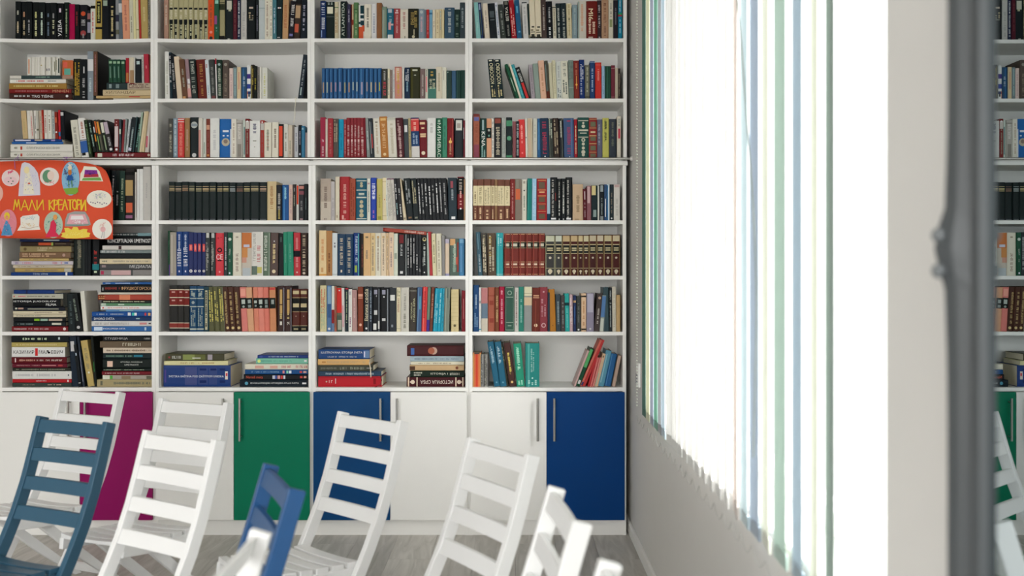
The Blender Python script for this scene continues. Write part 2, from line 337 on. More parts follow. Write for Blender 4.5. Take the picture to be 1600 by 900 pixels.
# ---------------------------------------------------------------- spine lettering
TXT = {}
def text_geo(s):
    if s in TXT: return TXT[s]
    cu = bpy.data.curves.new('t', 'FONT'); cu.body = s.replace('_', ' '); cu.resolution_u = 2
    o = bpy.data.objects.new('t', cu); C.objects.link(o); bpy.context.view_layer.update()
    me = bpy.data.meshes.new_from_object(o.evaluated_get(bpy.context.evaluated_depsgraph_get()))
    vs = [tuple(v.co) for v in me.vertices]; fs = [tuple(p.vertices) for p in me.polygons]
    bpy.data.objects.remove(o); bpy.data.curves.remove(cu); bpy.data.meshes.remove(me)
    a, b = min(v[0] for v in vs), max(v[0] for v in vs); c, d = min(v[1] for v in vs), max(v[1] for v in vs)
    TXT[s] = ([((v[0]-a)/(b-a), (v[1]-c)/(d-c)-.5) for v in vs], fs); return TXT[s]
READ = set('УДБА MINHEN TRG_TIŠINE ХИЛАНДАР ОЛИМПИЈСКИ_ВЕКОВНИК KONCEPTUALNA_UMETNOST МЕДИАЛА ISTORIJA_JUGOSLOV FILMA DVORCI_SVETA ФРУШКОГОРСКА КАЗИМИР МАЉЕВИЧ ISTORIJA_MODERNE UMETNOSTI СТУДЕНИЦА SVETSKA_BAŠTINA_POD_ZAŠTITOM_UNESKA Narodi_sveta ENCIKLOPEDIJSKI_ISTORIJSKI_ATLAS_SVETA Велика_сеоба ИСТОРИЈА_СРБА ISTORIJA_I ISTORIJA ILUSTROVANA_ISTORIJA_SVETA МИЛИВАС КОСОВО KINA MI6 ВІТКА ATLANTIDA САМАЦ ОТАЏБИНЕ ИСТОРИЈА STAROG_RIMA СЕ Мир 1 2 I II П Ф ENCIKLOPEDIJA_SVETA'.split())
def pnt(h): return mat(h, .6, 0, kind='print')
def book_geo(L, W, D, hx, deco, hard):
    """upright book, origin at bottom centre of its spine front; returns cover, pages, print builders"""
    e = min(.0022, W*.16); A = W*.5; Bq = W*.36; t = .0022 if hard else .0006
    px = [-A, -Bq, Bq, A]; py = [e, 0, 0, e]
    cv = MB(); m = mat(hx, .42 if hard else .5, .07, 40, kind='book_cover')
    out = [(-A, D), (-A, e), (-Bq, 0), (Bq, 0), (A, e), (A, D)]; inn = [(A-t, D), (A-t, e+t), (-A+t, e+t), (-A+t, D)]
    ring = out+inn; n = len(ring)
    cv.add([(x, y, z) for z in (0, L) for x, y in ring], [(k, (k+1) % n, n+(k+1) % n, n+k) for k in range(n)] +
           [tuple(range(n))[::-1], tuple(range(n, 2*n))], m)
    g = .003 if hard else .0003
    pg = MB().box((-A+t+.0001, e+t+.0002, g), (A-t-.0001, D-g, L-g))
    pr = MB(); lay = 0
    for tk in deco.split():
        k = tk[0]; lay += .00006
        if k == 'b':
            c, rest = tk[1:].split(':', 1); q = rest.split(':'); y0, y1 = [float(v)/100*L for v in q[0].split('-')]
            xa, xb = (-A, A) if len(q) < 2 else [float(v)/100*W-A for v in q[1].split('-')]
            xs = [xa]+[v for v in (-Bq, Bq) if xa < v < xb]+[xb]
            def yy(x): return e*max(0, (abs(x)-Bq)/(A-Bq))-.00035-lay
            vs = [(x, yy(x), z) for x in xs for z in (y0, y1)]
            pr.add(vs, [(2*i, 2*i+2, 2*i+3, 2*i+1) for i in range(len(xs)-1)], pnt(c))
        elif k == 'o':
            c, y, r = tk[1:].split(':'); r = float(r)/100*W; y = float(y)/100*L; ka = 1.0
            pr.add([(r*math.cos(a*math.pi/6), -.0004-lay, y+ka*r*math.sin(a*math.pi/6)) for a in range(12)], [tuple(range(12))], pnt(c))
        elif k == 'p':
            q = tk[1:].split(':'); y0, y1 = [float(v) for v in (q[1] if len(q) > 1 else '12-80').split('-')]; nn = int(q[2]) if len(q) > 2 else 1
            lw = W*(.34 if nn == 1 else .5/nn)
            for j in range(nn):
                xc = ((j+.5)/nn-.5)*W*.72; z = y0/100*L; ze = y1/100*L
                if nn > 1 and j % 2: ze -= (ze-z)*random.uniform(.05, .4)
                while z < ze:
                    dl = random.uniform(.003, .009)
                    if random.random() > .16:
                        a = lw*random.uniform(.32, .5); pr.add([(xc-a, -.0004-lay, z), (xc+a, -.0004-lay, z), (xc+a, -.0004-lay, z+dl*.8), (xc-a, -.0004-lay, z+dl*.8)], [(0,1,2,3)], pnt(q[0]))
                    z += dl
        elif k == 't':
            q = tk[2:].split(':'); d = tk[1]; y0, y1 = [float(v)/100*L for v in q[1].split('-')]
            sz = W*(float(q[3])/100 if len(q) > 3 else .5); xc = (float(q[4])/100-.5)*W if len(q) > 4 else 0
            if q[2] not in READ:      # lettering too small or blurred to read: upright and cross strokes only
                z = y0; st = sz*.16
                while z < y1-sz*.3:
                    cw = min(sz*random.uniform(.5, .75), y1-z); yl = -.0004-lay
                    if random.random() > .12:
                        rects = [(z, z+st, xc-sz/2, xc+sz/2)]
                        if random.random() < .75: rects.append((z+cw-st, z+cw, xc-sz/2, xc+sz/2))
                        if random.random() < .6: xx = xc+random.choice((-.5, -.08, .34))*sz; rects.append((z+st, z+cw-st, xx, xx+st))
                        for a, b, c_, d_ in rects: pr.add([(c_, yl, a), (d_, yl, a), (d_, yl, b), (c_, yl, b)], [(0, 1, 2, 3)], pnt(q[0]))
                    z += cw+sz*.22
                continue
            vs, fs = text_geo(q[2])
            if d == 'U': vv = [(xc-b*sz, -.0005-lay, y0+a*(y1-y0)) for a, b in vs]
            elif d == 'D': vv = [(xc+b*sz, -.0005-lay, y1-a*(y1-y0)) for a, b in vs]
            else:   # H: across the spine of an upright book
                vv = [((a-.5)*W*.8, -.0005-lay, (y0+y1)/2+b*(y1-y0)) for a, b in vs]
            pr.add(vv, fs, pnt(q[0]))
    return cv, pg, pr
# ---------------------------------------------------------------- the books
# per compartment: (column,row) -> crop origin x, origin y, scale, and entries in crop pixels:
#   ">x" move to x   "@y" base line (else the shelf)   "x1 ytop [l<lean>] hex[*] deco..."   "H x0 x1 y0 y1 hex deco..."
BK = {}
BK[1,1] = (0, 0, 6.667, """>158;215 15 151a1c* pcb9:12-45 pbba:62-75;275 15 151a1c* pba8:12-50 pc97:60-74;335 18 14191b* p999:12-50;405 20 151a1a* pcc9:10-50 pcc8:58-72;470 25 141a1c* pcdc:12-50 pcdc:58-72
528 28 12171a* p678:12-48 p678:62-72;592 30 12171a* pbb9:15-50 p999:58-70;662 34 101417* tUfff:10-55:УДБА:60 bdcd:75-86:35-65;716 22 17211e* p9a8:10-80;>718;778 40 a80a48* 
823 45 15181b* p833:40-80;905 48 1b1d22 oc53:75:30 tUccc:42-62:ВОЈ:50 o944:20:36 b888:6-18:40-60;940 105 22252a b966:70-90 b99a:25-60;990 35 d8d8cc b111:86-94 pc66:20-78:1;1062 -22 b29a50* b16150f:40-92:22-82 paa6:45-88:1 b111:26-31
1135 -50 14191f* b9a9:76-88:20-80;1204 -60 14181c* pcb8:8-80;1240 -60 l-8 8f9294 b334:40-55 b665:12-22;1278 -60 l-14 5f6a72 bccc:60-80;1352 -60 l-16 dd9c7b pb76:20-75;1395 -60 l-10 d2cfb8 p998:14-50;1420 -60 l-10 e0d9a8;1448 -60 l-12 d9d1b0 b885:20-22;1470 -60 l-14 b03a34;1543 -60 l-14 b7a066 pcb8:40-70;1568 -60 8f8c80 p444:6-88:2""")
BK[1,2] = (0, 75, 6.667, """H 98 745 526 536 7a5a48;H 98 752 472 525 452622* tUeee:36-70:TRG_TIŠINE:55 pbbb:8-32 oddd:92:24;H 92 742 426 471 7c2424* tUc97:70-96:MINHEN:60 pa66:10-60;H 90 692 366 425 a07a3c* pcb7:8-62 pdc8:66-90;H 100 684 322 364 e6e3da pc55:12-60 p999:68-84;H 104 640 286 320 38494a b7a8:0-20 bdedad0:0-22 p8a9:50-75
@285;>285;325 95 dcdad0 bc74:8-88:35-60;360 95 e3e0d6;385 95 e0ddd2;412 95 e4e1d8;440 92 e1ded4 oa95:55:25;470 92 e3e0d7;500 95 dfdcd2 b556:25-38:30-60;530 95 e3e1d8 b556:25-38:30-60;545 95 b9b7a8;575 95 e0ded5 b775:20-75:70-95;598 95 dddbd0 b775:30-85:20-50;625 95 e1dfd6 b2c3a36:12-92:35-85
>650;762 130 c5683c b6a9:20-55:20-80 ba87:0-18 bd65:60-90:10-50
@536;>765;842 112 1b2120* pb93:12-90:3;906 118 161b1e* tUccc:6-56:АРХИТЕКТУРА:36 bccc:66-82:45-65;968 32 8c969e* bddd:60-84 tUdee:18-50:СРПСКИ:36;1012 32 191719* b6a4c3c:0-99:0-99 p966:8-92
H 1180 1480 524 536 d5d2ca;H 1000 1570 496 523 c4a878 bb44:60-80:20-60;H 1070 1570 434 495 cdb994* tU6b5a40:5-68:ХИЛАНДАР:56;H 1330 1570 364 433 b9aa94* p644:6-90:3 b733:10-30:0-20;H 1110 1328 362 432 2c3b3c* b899:12-24:20-80 b788:44-60:20-80
@361;>1135;1178 120 l-6 234634* b9b9:82-92:20-90 b687:20-70:30-60;1222 120 l-8 24483a* b9b9:82-92:20-90 b687:20-70:30-60;1262 120 l-8 224634* b9b9:82-92:20-90 b687:20-70:30-60;1305 120 l-8 244836* b9b9:82-92:20-90;1343 102 a32a35* bb74:4-40:20-80;1396 98 d5cbb4 ba86:0-50:20-95;1408 100 cfcfc8;1476 115 l-8 1c2227* bbcc:78-92:30-80;1500 88 l-6 b9b9b2 p888:20-80;1552 60 l-10 b23344* bd88:50-60:40-60;1571 70 7a5c48""")
BK[1,3] = (0, 160, 6.667, """H 108 760 514 572 e3e0d6* tU776:26-80:ОЛИМПИЈСКИ_ВЕКОВНИК:36 bb43:16-19:30-80 p887:6-10;H 110 755 436 512 e4e1d8* tU776:26-80:ОЛИМПИЈСКИ_ВЕКОВНИК:30 bb43:16-19:30-75 p887:6-10;H 125 660 409 434 3064a8 bcde:28-48:30-70;H 138 645 383 408 1e3f80 bdde:4-36:20-80 bcb9:44-60:20-70 ba9c:78-86:20-80
@382;>238;292 85 l-24 cbb083* pba7:20-70;328 85 l-18 e2dfd6;356 85 l-16 dcd2c8 pc77:10-80;386 82 l-14 e1ded6 p888:20-80;410 90 l-12 c3c0b4 b665:30-36;444 82 l-14 cdbba6 p998:20-80;465 78 l-14 ac3626* pc66:20-80;500 80 l-10 dfdad0 pa66:20-80;542 80 l-10 e2dfd5 p987:20-80;575 92 l-10 b4b7b4 p788:20-80;606 98 l-10 8c2f22 bc64:60-80:20-80 oeee:25:30;628 76 l-8 c8303a b47a:10-25;672 82 l-8 14181f* bccc:82-94:10-80
@573;>772;845 178 l-46 dad7c8 tU665:6-88:BAUHAUS_GROPIUS:36;>848;924 158 l-46 e9e7e1 b3a64a8:12-42 bddd:45-47 b222:43-45 b222:5-12:10-60 pb87:50-90;966 180 l-58 25331f* tU8a7:10-90:ТАЈНА_СРБИЈА:34;>968;1006 180 l-62 1c2422* p9ba:10-88
H 985 1578 520 573 712026* bddc:5-13:15-85 tUedd:32-70:VEROLNA_LUMIERE:46 oba9:95:26
@519;1034 185 l-56 22241f* bd83:34-56:10-60 bccc:62-80:10-60;1058 180 l-62 2a3a2c* bc63:60-96:5-80 b8a6:6-50:20-60;1094 178 l-64 3c3a34* bd94:56-94:10-70 b665:6-50:20-60;1136 180 l-62 252b25* bddc:60-92:10-80 b9a8:6-52:30-60;1188 188 l-72 2c2829* bb9aab6:58-96:10-90 tUccc:20-50:ARTE:44 oddd:8:30;>1192;1240 175 6c2c2c* bd8c8c8:16-78:8-85 pc99:80-94 oeee:8:26;1262 175 3c4a50* bcdc:55-70:20-90;1288 178 l22 853338*;1306 170 l20 8f9a98* p777:20-80;1330 165 l34 c5cbcd p888:20-80;1382 152 l48 232a2e* p9aa:14-70 bccd:3-12:10-70;1396 150 l40 31464a*;1430 150 l52 25302f* p7a9:14-80;1450 100 l40 9fb3a2* b687:0-40;1476 92 l54 d9c9a8;1503 92 l48 cdb994;1545 95 l26 cfc7c0 bc67:12-40:20-60""")
BK[1,4] = (0, 240, 6.208, """>960;1010 150 17201f*;1062 155 15191c*;1106 165 l22 1b2326* pbbb:40-92;1150 160 l16 17201f* tUbbb:30-60:ИНА:40;1206 165 l10 243c34* tUbca:18-84:МОНАСИ_КОСОВО_И_МЕТОХИЈА:34;>1216;1306 148 l-2 2a2522* bb79a66:48-78:5-85 bd96a48:15-34:10-80 b968:4-10:5-80 b111:88-94;1326 180 c9c5bc b988:6-96:60-90;1352 150 e4e4e2;1388 150 e6e6e3;1462 126 c6c3bd tU999:42-70:ISTORIJA:24""")
BK[1,5] = (0, 355, 6.53, """H 110 742 459 492 173b78* tUbcd:36-60:ВОЈНИ_ЗАКОН:46 beee:88-91;H 150 735 418 458 b59a5c* p876:12-74 bbcb8ab:86-98;H 132 738 385 414 c4b9a4* p987:8-28 p987:36-52;H 118 745 345 384 c6bfc6 tU6a4a8e:6-15:ИЗВ:56 tUc67:18-36:ТЕМЕЈ_И:54 tUc67:64-82:БОГАТ_Н:54 b67a:86-92:30-70;H 195 700 316 344 c2a76c* p986:20-66;H 198 720 254 315 80644c* pca8:6-70:2 ob98:87:26;H 205 728 193 252 96875f* o665438:10:28 pcb9:34-62:2;H 208 712 150 192 34261f* bc65838:36-62:15-80 b9a5:62-66:10-90 b6a5a48:70-92:30-60;H 205 708 122 149 1b2a4f* bcdd:48-80:20-60
@492;>748;862 98 1c2522* tUbba888:42-82:ДЕЧАНИ:20:58 p776:20-90;895 98 161d20*;930 98 141a1d*;>935;1006 122 14181b* tUd8423a:32-78:BRONZE:40 b2a7a80:16-32 bcdb:8-13:30-70
H 1016 1545 434 494 8b8785* bb43a5a:2-8:20-80 bcaa:22-60:10-90 b555:60-64;H 1016 1545 375 432 4a4b4c* tUd8d8d8:58-99:МЕДИАЛА:62 b988:4-12:20-60;H 1016 1545 321 374 dccdab* tU777:26-99:ИСТОРИЈА_СРБА_ИЗ_СТАРИНА:30 p887:5-14;H 1016 1545 268 320 171d20*;H 1022 1545 232 267 7f8a88* tUddd:3-48:SPOMENICI:60;H 1045 1545 186 231 d9d4cd b433:33-39:10-90;H 1100 1545 92 185 16191b* tUf0f0ee:0-99:KONCEPTUALNA_UMETNOST:42;H 1130 1545 58 91 35403f* tUccc:5-65:АНА_УМЕТНОСТ_СРБИЈЕ:40 b7a9aa0:66-99""")
BK[1,6] = (0, 435, 6.53, """H 118 690 489 533 771f26* tUedd:4-26:SLAVKO_TIMOTIJ:26 tUedd:30-66:CRTEŽA_IZVORNO_IZDATO:26 odcc:94:30;H 135 665 444 488 1c2326* p788:8-36 bccb:74-92:20-70;H 135 665 398 443 14191c* b8b3a4:40-50:30-80 b9cb8a8:52-66:30-80 bba9:68-94:30-80;H 132 672 366 396 cfc4ab p998:6-50;H 132 672 333 365 d9ceb2 pa98:40-72 ba98:86-94:30-70;H 132 660 290 332 1b1f2a* bccb:4-8:20-60 bb98:10-20:20-60  b998:28-88:40-64;H 128 612 209 289 101316* tUf2f2f0:2-92:ISTORIJA_JUGOSLOV:26:34 tUf2f2f0:70-92:FILMA:30:74;H 124 642 158 208 bab9aa pc77:12-26 p887:30-84 oc43:4:14;H 140 552 118 157 1a3a78* b224:30-34 
@533;>640;702 150 l-2 30322e*;770 155 l-22 1d2628* tU566:20-80:КУЛТУРА:30;846 152 l-62 14191b* tU9a9:28-88:НОВИНСКИ_ГЛАС:26 obbb:10:22;>852;895 128 l-36 dedbd0
H 935 1548 488 536 3467a4* bcde8:4-18:15-85 tUeee:19-56:ENCIKLOPEDIJA_SVETA:36 bbcd:88-91:20-80;H 935 1548 434 487 d3d2d0* tU999:6-66:KRALJEVSTVO_I_CARSTVO:44 bc88:80-92:30-70 b433:95-99:40-60;H 935 1548 391 433 1c3a66* tUeee:4-38:DVORCI_SVETA:56 b9bb:74-80:30-60;H 938 1548 340 390 1f4f94* p9ab:8-52 bddd:60-65:15-80 b4ba:67-71:20-80 beee:71-75:20-80 bc44:88-91:20-80 bda6:94-98:20-80;H 1080 1548 319 339 5f8cba b9bb:30-60:20-60;H 1025 1548 281 318 e6e6e4 tUd5503a:14-76:EVANGELJE_RATNIK_ARHITEKTURE:36 oc54:5:24;H 1030 1548 252 280 5d8a68 bbcb:0-10 bcdc:34-46:30-70;H 1035 1548 222 251 1d2220* pcca:4-84;H 1000 1548 166 221 a8483a* bd86:40-60 b743324:0-12 pc96:2-14:2;H 1005 1548 142 165 cfccbd;H 1028 1548 62 141 14171a* tUd8a878:40-99:ФРУШКОГОРСКА:44 p8a3a34:8-36 baaa:3-5:40-80;H 1045 1548 38 61 2d5fa0* bcde:6-16:30-60 bcde:26-56:30-60 bdee:66-72:30-60""")
BK[1,7] = (0, 515, 6.53, """H 125 728 516 556 3a443e* tUba9:18-38:СТАРИ_ХАН:24 pba9:60-82;H 125 728 478 515 b3222a* tUeee:40-59:МИНА_УМБЕРТО:26 beee:93-95:20-80;H 125 728 424 477 deddd9 pbbb:6-74 b345:94-96:40-60;H 130 718 389 423 2c2f28* p887:6-90;H 125 684 344 388 641a2c* tUc99:8-50:SLIKARSTVO_U_SRBIJI:22 bc88:54-80:40-60 ba44:84-92:30-70;H 120 680 282 343 611820* tUe8d8cc:46-94:МАНАСТИР_ХИЛАНДАР:26 bdcc:6-8:15-85 pb87:14-42;H 118 660 178 281 e4e3e0* tU161616:3-42:КАЗИМИР:36 tU161616:51-96:МАЉЕВИЧ:36 bc33:44-49:12-88;H 118 682 130 177 b3a360* pcb8:8-80;H 115 700 60 128 141c20* pcdb:20-60 bcdd:82-85:25-60
@561;>728;802 66 l-32 1d2a38* bccc:70-90:20-70;838 150 l-52 12181d* bcde:74-80:30-60 bccc:8-10:20-80;862 72 l-60 2b3440* b99a:10-70:40-60;>893;962 105 l-78 bca568* tD776:38-84:ЗАВЕТНО:40:52 oddc:30:16;990 72 l-40 171d18* b363:30-50:20-60
H 992 1556 509 562 a99b74* b665:6-10:20-80 p776:30-96;H 1048 1556 464 508 a9a195 b5a49:15-20:10-90 b8a7a60:38-56:20-90 bddc:0-14 b665:88-99:20-90;H 1040 1556 426 463 731e28* tUedd:5-28:АНА_ДАНИЛО:24 tUedd:31-74:UMETNOST_I_OSNOVE_SVETA:26;H 1050 1556 396 425 1b2422* tUcdb:2-86:Златни_векови_манастира_Србије:30;H 1050 1556 300 395 17211f* be8c8b4:9-20:22-84 tUd8dcd4:36-80:ISTORIJA_MODERNE:17:34 tUd8dcd4:44-72:UMETNOSTI:17:62;H 1050 1556 242 299 1b282b* p687:6-58 b2f7a90:62-80:30-66;H 1050 1556 186 241 d9c9b6 p876:4-84 tU655:86-99:SFERE:26;H 1018 1556 118 185 6b5c4a* tUd8d0ba:43-80:ТКР_ЈАВНИЦЕ:48;H 1050 1556 66 117 1d2022* tUccc:4-50:СТУДЕНИЦА:50 tUccc:83-99:АВСК:32""")
BK[2,1] = (240, 0, 6.4, """>100;145 -50 b08a78* pcba:30-78;>150;199 -60 b2ab84 b151a1c:34-44:10-80 b1c2020:0-34:20-70 tUe8e4cc:44-70:Минић:38 pcca:2-32 b151a1c:66-70:10-80 tUe8e4cc:71-94:Минић:38
249 -60 b2ab84 b151a1c:34-44:10-80 b1c2020:0-34:20-70 tUe8e4cc:44-70:Минић:38 pcca:2-32 b151a1c:66-70:10-80;298 -60 b2ab84 b151a1c:34-44:10-80 b1c2020:0-34:20-70 tUe8e4cc:44-70:Минић:38 pcca:2-32 b151a1c:66-70:10-80;348 -60 b2ab84 b151a1c:34-44:10-80 b1c2020:0-34:20-70 tUe8e4cc:44-70:Минић:38 pcca:2-32 b151a1c:66-70:10-80
398 -60 b2ab84 b151a1c:34-44:10-80 b1c2020:0-34:20-70 tUe8e4cc:44-70:Минић:38 pcca:2-32 b151a1c:66-70:10-80;447 -60 b2ab84 b151a1c:34-44:10-80 b1c2020:0-34:20-70 tUe8e4cc:44-70:Минић:38 pcca:2-32 b151a1c:66-70:10-80;497 -60 b2ab84 b151a1c:34-44:10-80 b1c2020:0-34:20-70 tUe8e4cc:44-70:Минић:38 pcca:2-32 b151a1c:66-70:10-80
546 -60 b2ab84 b151a1c:34-44:10-80 b1c2020:0-34:20-70 tUe8e4cc:44-70:Минић:38 pcca:2-32 b151a1c:66-70:10-80;606 -45 d8542a* p953:30-82 oe98:17:24 o333:4:28;655 -30 2f5a44* b9cb:84-92:20-90 b95548a:36-56:5-60 p7a9:20-30;>658;710 -30 a09a74* b333a28:70-84 b333a28:86-88 b222:0-10;>712;796 -40 1b2527* bccb:70-90:20-80 bbb9:66-70:40-70 bccb:2-4:30-60;835 -45 57202e* p744:20-80;868 -45 25304a* tUe4e8ec:8-58:ДОБРИЦА_Е:50 beee:60-64:35-65 tUe4e8ec:66-96:КОСТА:50
>872;930 -50 c4c2bd tU999:8-62:УНИВЕРЗУМ:40;>936;1018 -45 161e20* bcba:70-74:25-75 pba8:48-60:2 b998:44-46:25-75;1050 -45 1b2224* p778:20-76;1110 -50 c0c8c8 b9aa:70-72;1160 -50 e4dfce pa98:8-86;1190 -55 e6e1d0 pa98:8-86;1230 -50 4a7a84* pbcd:12-70;1286 -48 1b2c2e* beeeeea:70-73:20-50 bd44:70-73:50-60 bdee:70-73:60-80 bbbb:4-6:10-60;1344 -45 l8 c39a70* tUa85a38:22-78:НА_ДРИНИ:44;1400 10 l28 221f26* tUf0ece8:34-92:Тесла_Пупин:52 b77a:8-14:20-80;1462 -30 l24 3c3028* bb99a78:50-80:5-85 bc86048:16-36:5-70 b1c1c1c:84-96;1530 -35 l12 1a222c* p99a:20-80""")
BK[2,2] = (240, 75, 6.4, """>112;160 35 l-4 e2e2dc pbba:10-80;188 42 l-14 20323a b1c1c22:50-96 tUeee:36-92:СРПСКА:50;234 78 l-28 181d22* tUccc:24-86:Стефан_Немања:36;288 82 l-36 e0cdb2;344 110 l-38 6a4a38* p998:30-90 bc96:0-6:10-60;382 110 l-34 9a7f86 bddd:38-50:30-90 bd9a09a:5-26 be0d0c4:26-36:20-80;442 112 l-28 2a3432* tUb8bcb0:14-94:ЈУГОСЛАВИЈА:54;535 110 l-22 6b2a22* tUc99a50:44-90:РЕЧНИК:32 tUc99a50:4-34:МАТИЦА:20;572 120 l-24 d5dfe2 bb9:80-90:20-60 p9ab:10-35;622 112 l-22 3f4240* tUa5a5a0:12-84:ПАТРИЈАРХ_ПАВЛЕ:40 b744:0-8:20-90;637 102 l-14 e6e0de ba34:86-100;690 118 l-8 25382e* tUc8d0bc:8-80:ТЕСЛИНА_МИСАО:44 o9aa:88:26;752 120 5b4f48* o9a9488:88:26 tU9a8c78:8-66:ТЕЛА_ДРИНА:36;795 200 e6cfc6 pcaa:10-80;834 195 7e8c90* p9bb:10-92;873 192 e0caa4 bc87:30-85:40-60
935 192 2f5070* b3a6a9c:0-96:30-50 p9ab:40-70;972 175 e4e6e4 b3a4a9a:30-44 b4a3a88:60-74 b2b3a6a:14-22 bd0743a:0-22:0-20 b222:6-14:40-80;1004 165 231d14* b9a8a50:0-96:10-35 tUd8c060:38-92:МЕША_С:50;1034 180 161c18* tUd0c040:28-62:СТИЉУ:46;1060 190 8c8682* p666:20-80;1080 188 e2e0d6;1136 195 dcdcd2* pcc8:10-80
>1443;1492 62 l54 28323c* tUb4bcc0:30-88:НОВИ_ЖИВОТ:30 b9aa:8-26:30-60""")
BK[2,3] = (240, 160, 6.4, """>148;194 163 4e4c48* tUccc8b0:10-86:ДРАГОСЛАВ_АНТ:44;242 158 8497a4* tUe4ecf0:6-96:МАРКО_КРАЉЕВИЋ:36;307 160 cf3d3c* bf0e0d8:90-92 bf0e0d8:96-98 tUe89a88:6-86:СРБИЈА_И_РУСИЈА:48;>310;362 156 a07a52* pb98:18-70;>366;450 150 1a2426* ob8bcb8:81:40 o1a2426:81:12 b8a969c:78-84:15-85 occc:6:26;490 158 ddd8cc bd09890:0-70:0-60;524 165 d8d9d0 b9a9:10-40:30-60;563 163 7b3c2e* bd09a80:72-84:5-90 oc98850:6:32 p955:12-68
655 158 e6e6e2 pccc:20-70;>659;778 164 2467ae* tHe8eef4:80-84:ДЕСПОТ tHe8eef4:66-71:ЛАЗАР be8f0f4:55-58:25-40 be8f0f4:55-58:60-75 oc0b8a0:40:34 o8a7a70:42:18 be0e8f0:0-74:88-98;829 166 e6e1d4 pba9:8-88;890 178 b6b1aa tUe4e0d8:38-90:ПОСЛЕДЊИ:44 b8f8a82:90-93 b8f8a82:2-36:20-80;918 168 cfd8ce b688:8-80:40-80;960 164 7c2a2a* bcdc8c0:74-94:8-92 b7a2426:94-98 oeee:93:22 p987:6-70;1064 184 e8e8e4 p778:66-92 p998:44-50 b998:28-30:45-55
1105 178 a43a30* bc5c3bc:74-92:8-92 oeee:95:20 p955:14-66;1178 200 e6e1d0 p998:20-80 pb98:30-60;>1184;1250 200 e5e0cf p987:28-82;1298 218 1c2022* be0523a:4-94:12-85;1344 216 d8d6cc p998:20-70;1386 226 cfc3b0 p998:10-50;1408 226 7b7068*;1446 244 c0c2c6 p889:20-80;1478 225 151a20* bdde:8-14:30-70 p99a:40-80;1514 236 3b7a9c* b9bc:88-94:10-60;1537 300 a89a98""")
BLKV = "1a2424*"
BK[2,4] = (240, 260, 6.4, ">148;" + ";".join("%d %d 1b2626* b%s:88-89:8-92 b%s:82-84:8-92 b%s:79-80.5:8-92 b%s:76-77.5:8-92 b8a9094:2-3.5:10-90" % (x, y, *( [c]*4)) for x, y, c in
   ((212,153,'b5a27a'),(281,157,'ad9a80'),(351,153,'b08f70'),(414,155,'a8a07c'),(484,158,'b0a882'),(559,158,'c8ae84'),(627,157,'a89c78'),(691,158,'b8a67c'),(756,158,'bcae80'),(821,160,'a8aeae'),(896,160,'8a6a5a'),(967,158,'c4b684'),(1057,156,'bcac84'),(1134,158,'c0a48c'))) +
   """;1226 150 d2bd92* pb08860:30-88;1284 186 22242a* tUd6d2c8:30-86:РАТ_И_МИР:40 pa95:4-28;1350 184 22548e* b4a86c0:0-96:20-40 p9cd:60-92;1391 183 d8bcae pb99:20-85;1424 180 302c2a* b8a8a8a:80-90:40-70 p998:40-70;1452 184 d8d8d2 bd84a30:45-98:20-80;1504 182 2a2a2e* bc88a80:88-96 b88505a:72-82 tUaaaaaa:24-56:РУСКИ:36 bc9a0a4:2-5:20-80;1537 175 1a1f22* p566:30-60""")
